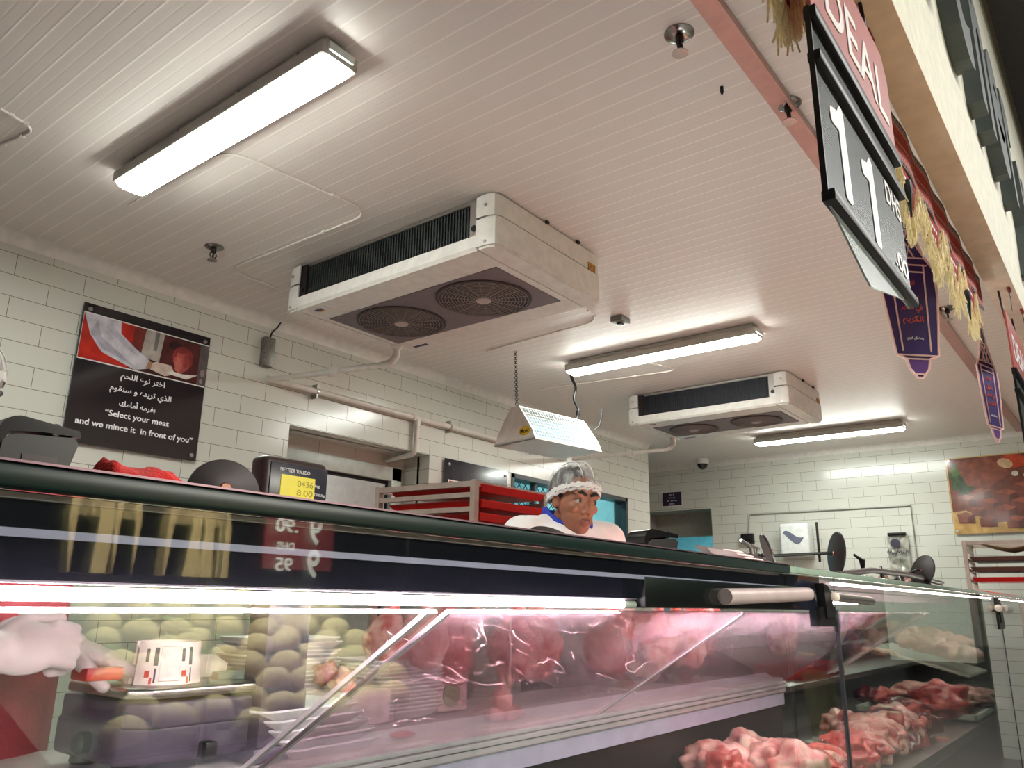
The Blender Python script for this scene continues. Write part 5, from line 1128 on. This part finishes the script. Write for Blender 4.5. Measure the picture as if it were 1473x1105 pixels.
# ------------------------------------------------------------------ tray racks
def rail_mat(): return mat('brushed rack metal', (196, 178, 168), .35, .7)
def rack(name, o, u, v, w_, d_, ztop, n, dz, label, traym, zf=0):
    """o = near corner, u across, v back"""
    o, u, v = V(o), V(u).normalized(), V(v).normalized(); t = thing(name, label, 'trolley', (o.x, o.y, 0))
    def bar(p, q_, r=.013):
        d = (q_-p).normalized(); s1 = d.orthogonal().normalized(); s2 = d.cross(s1); s1 = ZA if abs(d.z) < .5 else u; s2 = d.cross(s1)
        mb = MB(); mb.rings([[c+s1*r*a+s2*r*b for a, b in ((-1, -1), (1, -1), (1, 1), (-1, 1))] for c in (p, q_)]); return mb
    cs = [o, o+u*w_, o+u*w_+v*d_, o+v*d_]
    for c in cs: bar(V((c.x, c.y, .1)), V((c.x, c.y, ztop)), .016).build('post', rail_mat(), t); 
    for c in cs: MB().lathe([(.05, -.012), (.05, .012)], (c.x, c.y, .05), u, 20).build('wheel', black, t, smooth=40)
    for a, b in ((0, 1), (2, 3), (1, 2), (0, 3)): bar(cs[a]+ZA*(ztop-.02-o.z), cs[b]+ZA*(ztop-.02-o.z), .014).build('top_rail', rail_mat(), t)
    for k in range(n):
        z = ztop-.075-dz*k
        for a, b in ((0, 3), (1, 2)): bar(cs[a]+ZA*(z-o.z), cs[b]+ZA*(z-o.z), .012).build('runner', rail_mat(), t)
    return t, cs, u, v
def rack_tray(cs, u, v, w_, d_, z, m_, label, group, out=0.0):
    c = cs[0]+u*.025+v*(-out); W_, D_ = w_-.05, d_; h_ = .036; mb = MB()
    def R(a, b, e): return [V((c.x, c.y, z))+u*(W_*(.5+(x-.5)*e))+v*(D_*(.5+(y-.5)*e))+ZA*b for x, y in ((0, 0), (1, 0), (1, 1), (0, 1))]
    mb.rings([R(0, h_, 1.0), R(0, h_-.004, 1.0), R(0, 0, .93), R(0, .003, .92), R(0, h_-.003, .965), R(0, h_, .97)], cap=False)
    n = 4; mb.f += [[2*n+i for i in range(n)], [3*n+i for i in range(n)]]; mb.m += [0, 0]
    mb.f += [[5*n+i, 5*n+(i+1) % n, (i+1) % n, i] for i in range(n)]; mb.m += [0]*n
    tag(mb.build('rack_tray', m_), label, 'tray', group)
o_ = on(1, 2.6, 683, 690); ex = on(1, 2.6, 778, 703); W_ = ex.x-o_.x
bk = on(0, o_.x-.03, 598, 706)
RK = rack('tray_rack', (o_.x, 2.6, 0), (1, -.03, 0), (-.12, 1, 0), W_, .62, o_.z, 8, .072, 'metal tray rack holding bright red trays, behind the worker', red)
for k, lb in enumerate(('bright red tray at the top of the metal rack', 'bright red tray second from the top of the metal rack')):
    rack_tray(RK[1], RK[2], RK[3], W_, .60, o_.z-.055-.078*k, mat('deep red tray', (176, 14, 12), .3), lb, 'red trays in the metal rack', .03)
for k in range(2, 6): rack_tray(RK[1], RK[2], RK[3], W_, .60, o_.z-.055-.072*k, mat('deep red tray', (176, 14, 12), .3), 'bright red tray low in the metal rack', 'red trays in the metal rack', .02)
o2 = on(0, 7.8, 1386, 778)
RK2 = rack('tray_rack', (7.8, o2.y, 0), (.05, -1, 0), (1, .05, 0), .62, .5, o2.z, 8, .085, 'metal tray rack at the right edge below the meat poster', steel)
for k, m_ in enumerate((mat('brown tray', (96, 66, 58), .4), mat('brown tray', (96, 66, 58), .4), red)):
    rack_tray(RK2[1], RK2[2], RK2[3], .62, .5, o2.z-.17-.085*k, m_, ('dark brown tray in the right-hand rack, uppermost', 'dark brown tray in the right-hand rack, middle', 'red tray in the right-hand rack, lowest in view')[k], 'trays in the right-hand rack')
p = V((7.8, o2.y, o2.z))
mb = MB(); b = bmesh.new(); bmesh.ops.create_grid(b, x_segments=16, y_segments=10, size=.5)
for v in b.verts: u_, w__ = v.co.x, v.co.y; v.co = V((p.x+.25+w__*.4, p.y-.33-u_*.5, p.z-.03-.06*math.cos(u_*3)*math.cos(w__*2)+.05*abs(u_)+.0))
bmesh.ops.solidify(b, geom=b.faces[:], thickness=.006); mb.bm(b); tag(mb.build('paper_sheet', mat('tan paper', (176, 150, 122), .8), smooth='all'), 'sagging tan paper sheet on top of the right-hand tray rack', 'paper')

# ------------------------------------------------------------------ people
def remeshed(mb, vox, smooth=4, fac=.5):
    me = bpy.data.meshes.new('tmp'); me.from_pydata([tuple(v) for v in mb.v], [], mb.f)
    b = bmesh.new(); b.from_mesh(me); bmesh.ops.recalc_face_normals(b, faces=b.faces[:]); b.to_mesh(me); b.free()
    o = bpy.data.objects.new('tmp', me); COL.objects.link(o)
    m = o.modifiers.new('r', 'REMESH'); m.mode = 'VOXEL'; m.voxel_size = vox
    if smooth: q = o.modifiers.new('s', 'SMOOTH'); q.factor = fac; q.iterations = smooth
    bpy.context.view_layer.update()
    r = bpy.data.meshes.new_from_object(o.evaluated_get(bpy.context.evaluated_depsgraph_get()))
    bpy.data.objects.remove(o); bpy.data.meshes.remove(me)
    out = MB(); out.add([v.co.copy() for v in r.vertices], [list(p.vertices) for p in r.polygons]); bpy.data.meshes.remove(r); return out
def cap(mb, a, b, ra, rb, seg=16):
    a, b = V(a), V(b); d = (b-a); L = d.length; d = d/L if L > 1e-6 else V((0, 0, 1)); pts, rr_ = [], []
    for i in range(1, 6): q = math.pi/2*i/5.; pts.append(a-d*ra*math.cos(q)); rr_.append(ra*math.sin(q))
    for i in range(5): q = math.pi/2*i/5.; pts.append(b+d*rb*math.sin(q)); rr_.append(rb*math.cos(q))
    return mb.tube(pts, [max(r, .0005) for r in rr_], seg)
def chain(mb, pts, rs):
    for i in range(len(pts)-1): cap(mb, pts[i], pts[i+1], rs[i], rs[i+1])
    return mb
def ellip(mb, c, rad, X, Y, Z, sub=3):
    bm = bmesh.new(); bmesh.ops.create_icosphere(bm, subdivisions=sub, radius=1)
    for v in bm.verts: v.co = V(c)+X*(v.co.x*rad[0])+Y*(v.co.y*rad[1])+Z*(v.co.z*rad[2])
    return mb.bm(bm)
def hand(mb, wrist, d, n, side, curl=.5, s_=1.0, grow=0.0, spread=.12, point=None):
    """palm and five fingers: d = towards the fingers, n = out of the back of the hand, side = where the thumb sits (+1/-1 along d x n)"""
    d = V(d).normalized(); n = (V(n)-d*V(n).dot(d)).normalized(); w_ = d.cross(n)*side; wrist = V(wrist); g = grow
    ellip(mb, wrist+d*.048*s_, (.052*s_+g, .040*s_+g, .016*s_+g), d, w_, n); cap(mb, wrist-d*.02*s_, wrist+d*.02*s_, .025*s_+g, .026*s_+g)
    for i, (off, L) in enumerate(((.028, .070), (.010, .078), (-.009, .073), (-.027, .058))):
        c = curl*(1+.12*i) if not (point is not None and i == point) else .08
        p = wrist+d*.088*s_+w_*off*s_; a = 0; ps = [p]; fd = (d+w_*(off*spread*10)).normalized()
        for k, q in enumerate((.45, .32, .25)):
            a += c*(.55, .75, .5)[k]; p = p+(fd*math.cos(a)-n*math.sin(a))*L*q*s_; ps.append(p)
        chain(mb, ps, [.0095*s_+g, .0088*s_+g, .0082*s_+g, .007*s_+g])
    p = wrist+d*.022*s_+w_*.026*s_; tdir = (d*.75+w_*.75-n*.25).normalized(); t2 = (d*.95+w_*.2-n*(.35+.3*curl)).normalized()
    chain(mb, [p, p+tdir*.040*s_, p+tdir*.040*s_+t2*.032*s_, p+tdir*.040*s_+t2*.055*s_], [.015*s_+g, .0115*s_+g, .0105*s_+g, .008*s_+g]); return mb
netm = bpy.data.materials.new('white hair net'); netm.use_nodes = True
def _net():
    nt = netm.node_tree; b = nt.nodes['Principled BSDF']; b.inputs['Base Color'].default_value = rgb(228, 226, 224); b.inputs['Roughness'].default_value = .8
    tc = nt.nodes.new('ShaderNodeTexCoord'); nz = nt.nodes.new('ShaderNodeTexNoise'); nz.inputs['Scale'].default_value = 26; nz.inputs['Detail'].default_value = 3
    mp = nt.nodes.new('ShaderNodeMapping'); mp.inputs['Scale'].default_value = (1.6, 1.6, .35); nt.links.new(tc.outputs['Object'], mp.inputs[0]); nt.links.new(mp.outputs[0], nz.inputs['Vector'])
    mr = nt.nodes.new('ShaderNodeMapRange'); mr.inputs[1].default_value = .35; mr.inputs[2].default_value = .7; mr.inputs[3].default_value = .05; mr.inputs[4].default_value = .52
    nt.links.new(nz.outputs['Fac'], mr.inputs[0]); nt.links.new(mr.outputs[0], b.inputs['Alpha'])
_net()
netb = mat('gathered white net band', (236, 232, 230), .85, bump=.6, bs=160)
glovem = bpy.data.materials.new('translucent white glove'); glovem.use_nodes = True
_b = glovem.node_tree.nodes['Principled BSDF']; _b.inputs['Base Color'].default_value = rgb(240, 228, 226); _b.inputs['Alpha'].default_value = .5; _b.inputs['Roughness'].default_value = .3
def person(x, y, H, heading, hyaw, hpit, label, top, arms, net=True, hoff=(.03, 0, 1.60), apron=None, trousers=(48, 44, 48), collar=None, glove=False, face=True, roll=0.0):
    k = H/1.75; t = thing('person', label, 'person', (x, y, 0)); hd = math.radians(heading)
    F = V((math.cos(hd), math.sin(hd), 0)); L = V((-F.y, F.x, 0)); O = V((x, y, 0))
    def P(f, l, z): return O+F*f*k+L*l*k+ZA*z*k
    ha = math.radians(hyaw); hp = math.radians(hpit)
    fh = V((math.cos(ha)*math.cos(hp), math.sin(ha)*math.cos(hp), math.sin(hp))); lh = V((-math.sin(ha), math.cos(ha), 0)); uh = fh.cross(lh)
    if roll: q = math.radians(roll); lh, uh = lh*math.cos(q)+uh*math.sin(q), uh*math.cos(q)-lh*math.sin(q)
    HCn = P(*hoff)
    def h(a, b, c): return HCn+fh*a*k+lh*b*k+uh*c*k
    def he(mb, c, r): return ellip(mb, h(*c), [q*k for q in r], fh, lh, uh)
    sk = MB()
    he(sk, (-.012, 0, .035), (.098, .076, .088)); he(sk, (.015, 0, .0), (.078, .068, .085)); he(sk, (.028, 0, -.055), (.060, .056, .062)); he(sk, (.058, 0, -.088), (.028, .032, .026)); he(sk, (.03, 0, -.085), (.045, .048, .03))
    he(sk, (.062, 0, .045), (.030, .055, .035))
    for sg in (-1, 1):
        he(sk, (.080, sg*.030, .026), (.014, .026, .009)); he(sk, (.062, sg*.040, -.022), (.020, .020, .018)); he(sk, (-.012, sg*.072, -.005), (.019, .010, .030)); he(sk, (-.006, sg*.074, -.018), (.012, .009, .015))
        he(sk, (.088, sg*.011, -.038), (.012, .008, .008)); he(sk, (.074, sg*.031, .0125), (.0145, .018, .0068)); he(sk, (.073, sg*.031, -.0105), (.0135, .018, .006))
    cap(sk, h(.078, 0, .018), h(.098, 0, -.028), .008*k, .0105*k); he(sk, (.098, 0, -.033), (.010, .011, .008))
    he(sk, (.088, 0, -.066), (.013, .024, .0065)); he(sk, (.087, 0, -.077), (.012, .020, .0065))
    cap(sk, h(-.025, 0, -.06), P(-.02, 0, 1.40), .056*k, .064*k)
    # trunk and legs
    for z, f_, rx, ry, rz_ in ((1.30, 0, .115, .17, .14), (1.15, .005, .11, .155, .14), (1.0, 0, .115, .16, .13)): ellip(sk, P(f_, 0, z), (rx*k, ry*k, rz_*k), F, L, ZA)
    tr = MB(); sh = {}
    ellip(tr, P(0, 0, .95), (.125*k, .172*k, .12*k), F, L, ZA)
    for sg in (-1, 1):
        chain(sk, [P(0, sg*.09, .92), P(.02, sg*.095, .50), P(0, sg*.10, .10)], [.075*k, .052*k, .04*k]); chain(sk, [P(0, sg*.10, .09), P(.13, sg*.105, .035)], [.036*k, .03*k])
        chain(tr, [P(0, sg*.09, .92), P(.02, sg*.095, .50), P(0, sg*.10, .09)], [.092*k, .070*k, .062*k])
        s_ = MB(); cap(s_, P(-.035, sg*.10, .045), P(.17, sg*.107, .036), .044*k, .036*k); remeshed(s_, .008, 3).build('shoe', black, t, smooth='all')
    remeshed(tr, .010, 5).build('trousers', mat('trousers %d' % trousers[0], trousers, .85, bump=.2, bs=60), t, smooth='all')
    ct_ = MB()
    for z, f_, rx, ry, rz_ in ((1.34, -.005, .118, .185, .11), (1.22, .004, .130, .180, .14), (1.06, .006, .128, .172, .15), (.93, 0, .138, .185, .12)): ellip(ct_, P(f_, 0, z), (rx*k, ry*k, rz_*k), F, L, ZA)
    cap(ct_, P(-.02, .08, 1.40), P(-.02, -.08, 1.40), .062*k, .062*k)
    for sg, (el_, wr, ddir, nrm, cu, pt) in zip((1, -1), arms):
        sh_ = P(-.015, sg*.185, 1.375); el_, wr = V(el_), V(wr); chain(sk, [sh_, el_, wr], [.055*k, .043*k, .030*k])
        hand(sk, wr+V(ddir).normalized()*.02, ddir, nrm, sg, cu, k*.88, 0, .12, pt)
        cf = el_.lerp(wr, .42 if glove else .93); chain(ct_, [sh_, el_, cf], [.074*k, .062*k, .050*k]); cap(ct_, P(-.015, sg*.10, 1.385), sh_, .068*k, .074*k)
        if glove:
            g = MB(); hand(g, wr+V(ddir).normalized()*.02, ddir, nrm, sg, cu, k*.88, .0028, .12, pt); cap(g, wr-V(ddir).normalized()*.015, wr+V(ddir).normalized()*.02, .034*k, .031*k); remeshed(g, .0035, 2).build('glove', glovem, t, smooth='all')
    body = remeshed(sk, .0046, 3)
    ms = [skinm, beard, lipm] if face else [skinm]
    if face:                      # stubble and lips are the skin's own colour, chosen by place on the face
        for i, f_ in enumerate(body.f):
            c = sum((body.v[j] for j in f_), V())/len(f_)-HCn; a, b_, c_ = c.dot(fh)/k, c.dot(lh)/k, c.dot(uh)/k
            if a > .02 and c_ < -.05-.25*max(0, .05-a) and c_ > -.15 and not (abs(b_) < .02 and c_ > -.054): body.m[i] = 1
            if a > .086 and abs(b_) < .024 and -.083 < c_ < -.060: body.m[i] = 2
    body.build('body', ms, t, smooth='all')
    remeshed(ct_, .010, 5).build('coat' if not apron else 'coat', top, t, smooth='all')
    for sg in (-1, 1):
        e = MB(); ellip(e, h(.0745, sg*.031, .0012), (.0125*k,)*3, fh, lh, uh); eb = e.build('eye', eyem, t, smooth='all')
        e = MB(); gz = (fh+lh*(.24 if face == 'right' else 0)).normalized(); ellip(e, h(.0745, sg*.031, .0012)+gz*.0095*k, (.0045*k, .0068*k, .0068*k), gz, lh, uh); e.build('iris', irism, eb, smooth='all')
        e = MB(); chain(e, [h(.094, sg*.012, .025), h(.094, sg*.028, .032), h(.080, sg*.052, .024)], [.0055*k, .0062*k, .0035*k]); e.build('eyebrow', hairm, t, smooth='all')
        e = MB(); chain(e, [h(.083, sg*.019, .004), h(.0875, sg*.031, .0105), h(.078, sg*.044, .005)], [.0018*k, .0024*k, .0016*k]); e.build('eyelid', mat('dark eyelid', (70, 44, 34), .6), t, smooth='all')
    hr = MB()
    for i in range(1): he(hr, (-.022, 0, .040), (.102, .081, .092))
    hr.build('hair', hairm, t, smooth='all')
    sd = MB()
    if net:
        n = MB(); b = bmesh.new(); bmesh.ops.create_icosphere(b, subdivisions=5, radius=1)
        for v in b.verts:
            r_ = 1+.035*noise.noise(v.co*4)+.03*noise.noise(V((v.co.x*9, v.co.y*9, v.co.z*1.5)))
            v.co = h(-.012+v.co.x*.113*r_, v.co.y*.094*r_, .040+v.co.z*.103*r_)
        cut = []
        for v in b.verts:
            c = v.co-HCn; a, c_ = c.dot(fh)/k, c.dot(uh)/k
            if c_ < .012+.38*max(-.06, a)*1.0: cut.append(v)
        bmesh.ops.delete(b, geom=cut, context='VERTS'); n.bm(b); nb = n.build('hair_net', netm, t, smooth='all')
        bd = MB(); b = bmesh.new(); bmesh.ops.create_icosphere(b, subdivisions=5, radius=1); cut = []
        for v in b.verts:
            c = V((-.012+v.co.x*.1145, v.co.y*.0955, .040+v.co.z*.104)); lim = .012+.38*max(-.06, c.x); v.co = h(*c)
            if c.z < lim or c.z > lim+.026+.008*noise.noise(c*90): cut.append(v)
        bmesh.ops.delete(b, geom=cut, context='VERTS'); bd.bm(b); bd.build('net_band', netb, nb, smooth='all')
        for ya_ in (-.35, .12): MB().tube([h(-.012+.112*math.cos(q)*math.cos(ya_*.6), .094*math.sin(ya_)+.01*math.sin(q), .042+.104*math.sin(q)*math.cos(ya_)) for q in [math.radians(22+6*j) for j in range(21)]], .0016, 5).build('net_seam', netb, nb, smooth='all')
        rim = MB(); pts = []
        for i in range(61):
            q = 2*math.pi*i/60; a, b_ = math.cos(q)*.104-.012, math.sin(q)*.088
            pts.append(h(a, b_, .014+.38*max(-.06, a)+.0035*math.sin(i*2.1)))
        rim.tube(pts, .0065*k, 7); rim.build('elastic_rim', mat('white elastic', (234, 232, 230), .85, bump=.6, bs=220), nb, smooth='all')
    if collar:
        c = MB(); rg = []
        for i in range(29):
            q = math.radians(28+304*i/28); rr_ = .074; fr_ = max(0, math.cos(q)); d = F*math.cos(q)*rr_*1.05+L*math.sin(q)*rr_
            base = P(-.012, 0, 1.435-.05*fr_)+d*k; top_ = P(-.012, 0, 1.485-.075*fr_)+d*k*(1.05+.25*fr_)
            out_ = (F*math.cos(q)+L*math.sin(q))*.012*k; rg.append([base, top_, top_+out_*.6, top_+out_-ZA*.04*k, base+out_])
        c.rings(rg); c.build('collar', collar, t, smooth=50)
    if apron:
        a_ = MB(); b = bmesh.new(); bmesh.ops.create_grid(b, x_segments=24, y_segments=36, size=.5)
        for v in b.verts:
            u_, w__ = v.co.x, v.co.y+.5; z = .45+w__*.90; wd = .44-.08*max(0, w__-.75)/.25; ang = u_*3.3
            v.co = P(.150*math.cos(ang*.9)+.012+.004*math.sin(u_*22), .205*math.sin(ang)*wd/.40, z)
        bmesh.ops.solidify(b, geom=b.faces[:], thickness=.006); a_.bm(b); a_.build('apron', apron, t, smooth='all')
        st_ = MB()
        for sg in (-1, 1): st_.tube([P(.135, sg*.10, 1.34), P(.09, sg*.10, 1.43), P(.0, sg*.085, 1.475), P(-.07, 0, 1.46)], .010, 8)
        st_.build('apron_strap', apron, t, smooth='all')
    return t
def W2(px, y, z): return on(1, y, px, 700).x
person(2.67, 1.80, 1.92, 248, 245, -8, 'man in white hair net and white coat with blue collar, looking sideways behind the counter', coatm,
       [((2.93, 1.72, 1.17), (2.86, 1.52, 1.06), (-.3, -1, -.25), (-.2, -.3, 1), .35, None), ((2.47, 1.80, 1.17), (2.42, 1.56, 1.06), (.2, -1, -.25), (0, -.3, 1), .35, None)], collar=bluem, face='right', roll=-3, hoff=(.06, -.01, 1.502))
person(.62, 1.81, 1.80, -20, -35, -12, 'gloved worker in a dusty red apron, cut off by the left edge of the photo', coatm,
       [((.63, 1.74, 1.165), (.60, 1.42, 1.185), (.85, -.38, -.30), (.1, -.2, 1), .45, 0), ((.42, 1.50, 1.165), (.452, 1.285, 1.172), (.72, -.30, .12), (-.2, -.9, .5), 1.25, None)], apron=apronm, glove=True, hoff=(-.125, 0, 1.60))
navy = mat('navy shirt', (30, 32, 62), .85, bump=.2)
person(5.35, -.32, 1.72, 80, 70, -10, 'customer in navy shirt and olive trousers, seen only mirrored in the front glass', navy,
       [((5.05, -.20, 1.10), (5.10, .0, 1.02), (.1, 1, .1), (0, 0, 1), .5, None), ((5.62, -.22, 1.08), (5.50, -.02, 1.0), (-.1, 1, .1), (0, 0, 1), .5, None)], net=False, trousers=(84, 80, 58), face=True)

q = on(1, 1.33, 150, 968)
tag(MB().box(q+V((-.03, -.005, -.012)), q+V((.03, .05, .008)), .004).build('red_pack', mat('orange red pack', (176, 40, 30), .4), smooth=True), 'orange-red pack under the pointing gloved hand beside the label roll', 'pack')

# ------------------------------------------------------------------ supermarket side, mirrored in the counter glass
def mir(px, py, yv):            # where a thing stands whose mirror image appears along this direction
    q = on(1, yv, px, py); return V((q.x, 2*YG-q.y, q.z))
t = thing('produce_stand', 'dark produce stand heaped with cauliflower, seen mirrored in the front glass', 'stand', (1.7, -1.1, 0))
MB().poly3([(.95, -.62, .84), (2.45, -.62, .84), (2.45, -1.5, 1.12), (.95, -1.5, 1.12)], (0, 0, -.04)).build('sloping_shelf', mat('dark green shelf', (44, 54, 44), .6), t)
MB().box((.85, -1.5, 0), (2.45, -.66, .80)).build('stand_body', black, t); MB().box((.85, -.63, .78), (2.45, -.60, .88)).build('front_lip', dark, t)
b = bmesh.new(); bmesh.ops.create_icosphere(b, subdivisions=4, radius=1); cen = []
for i in range(46):
    z = 1-2*(i+.5)/46; r_ = math.sqrt(1-z*z); a = i*2.39996; cen.append(V((r_*math.cos(a), r_*math.sin(a), z)))
for v in b.verts:
    d = max(v.co.dot(c) for c in cen); bmp = max(0, (d-.90)/.10)**.6*.13+.03*noise.noise(v.co*9)
    v.co = v.co*(.90+bmp)*.085; v.co.z *= .82
cm_ = MB().bm(b)
C0 = thing('cauliflower', 'pale cauliflower head heaped on the produce stand, seen mirrored in the glass', 'cauliflower', (0, 0, 0), group='cauliflower heads on the stand')
cm_.build('curd', cauli, C0, smooth='all', local=True)
for k_ in range(5):
    a = k_*1.2566; mb = MB(); mb.blob((.055*math.cos(a), .055*math.sin(a), -.045), (.035, .05, .035), .2, 3, k_, 2, (0, 0, a)); mb.build('leaf', leafm, C0, smooth='all', local=True)
rr = random.Random(4); n = 0
for row in range(7):
    for i in range(9):
        x = 1.13+.03*row+.115*i+.05*(row % 2)+rr.uniform(-.02, .02); yy = -.70-.122*row+rr.uniform(-.02, .02); z = .84+.045+(-.62-yy)*.318+(.035 if i % 3 else .0)+.012*row
        o = C0 if n == 0 else copy_tree(C0); o.location = (x, yy, z); o.rotation_euler = (rr.uniform(-.3, .3), rr.uniform(-.3, .3), rr.uniform(0, 6)); o.scale = (.67,)*3; n += 1
t = thing('bag_rail', 'steel rail carrying paper bags above the produce stand, seen mirrored in the glass', 'rail', (1.8, -1.62, 1.7))
MB().tube([(.8, -1.62, 1.74), (3.0, -1.62, 1.74)], .012, 10).build('rail_bar', steel, t, smooth=True)
for x in (.8, 3.0): MB().tube([(x, -1.62, .0), (x, -1.62, 1.76)], .018, 10).build('rail_post', dark, t, smooth=True)
for i, px in enumerate((98, 118, 140, 165, 182, 248, 262, 278, 294, 310)):
    q = mir(px, 790, 3.02); mb = MB(); sl = rr.uniform(-.04, .04)
    mb.rings([[V((q.x+sl*(1-f_)+a*w_, -1.62+b_*d_, 1.74-.40*(1-f_))) for a, b_ in ((-1, -1), (1, -1), (1, 1), (-1, 1))] for f_, w_, d_ in ((0, .036, .03), (.5, .04, .03), (.85, .024, .02), (1, .02, .012))])
    tag(mb.build('paper_bag', kraft, smooth=False), 'tan paper bag hanging from the rail above the produce, seen mirrored in the glass', 'paper bag', 'paper bags on the rail')
q0, q1 = mir(402, 742, 3.0), mir(463, 812, 3.0)
t = thing('produce_price_sign', 'dull red price sign above the cauliflower, its numerals mirrored in the counter canopy', 'sign', ((q0.x+q1.x)/2, q0.y, q1.z))
MB().box((q0.x-.06, q0.y-.01, q1.z-.03), (q1.x+.06, q0.y, q0.z+.04)).build('sign_board', mat('dull red board', (120, 44, 48), .5), t)
MB().tube([((q0.x+q1.x)/2, q0.y-.02, 0), ((q0.x+q1.x)/2, q0.y-.02, q1.z)], .015, 8).build('sign_post', dark, t)
zc, xc = (q0.z+q1.z)/2, (q0.x+q1.x)/2
for s_, dx, dz, w_, h_ in (('9', -.08, .05, .07, .13), ('9', -.08, -.10, .07, .13), ('.90', .08, .06, .12, .06), ('DHS', .08, -.03, .09, .035), ('95', .08, -.11, .09, .06)):
    text_mb(s_, (xc-dx, q0.y+.001, zc+dz), -XA, ZA, w_, h_, (0, .002, 0), bold=.02).build('price_lettering', whitep, t)
area('produce_fill', (1.65, -1.0, 2.0), (1.3, .5), (0, 0, 0), 140, (1, .96, .85))  # added light without a fixture, brightens the mirrored cauliflower
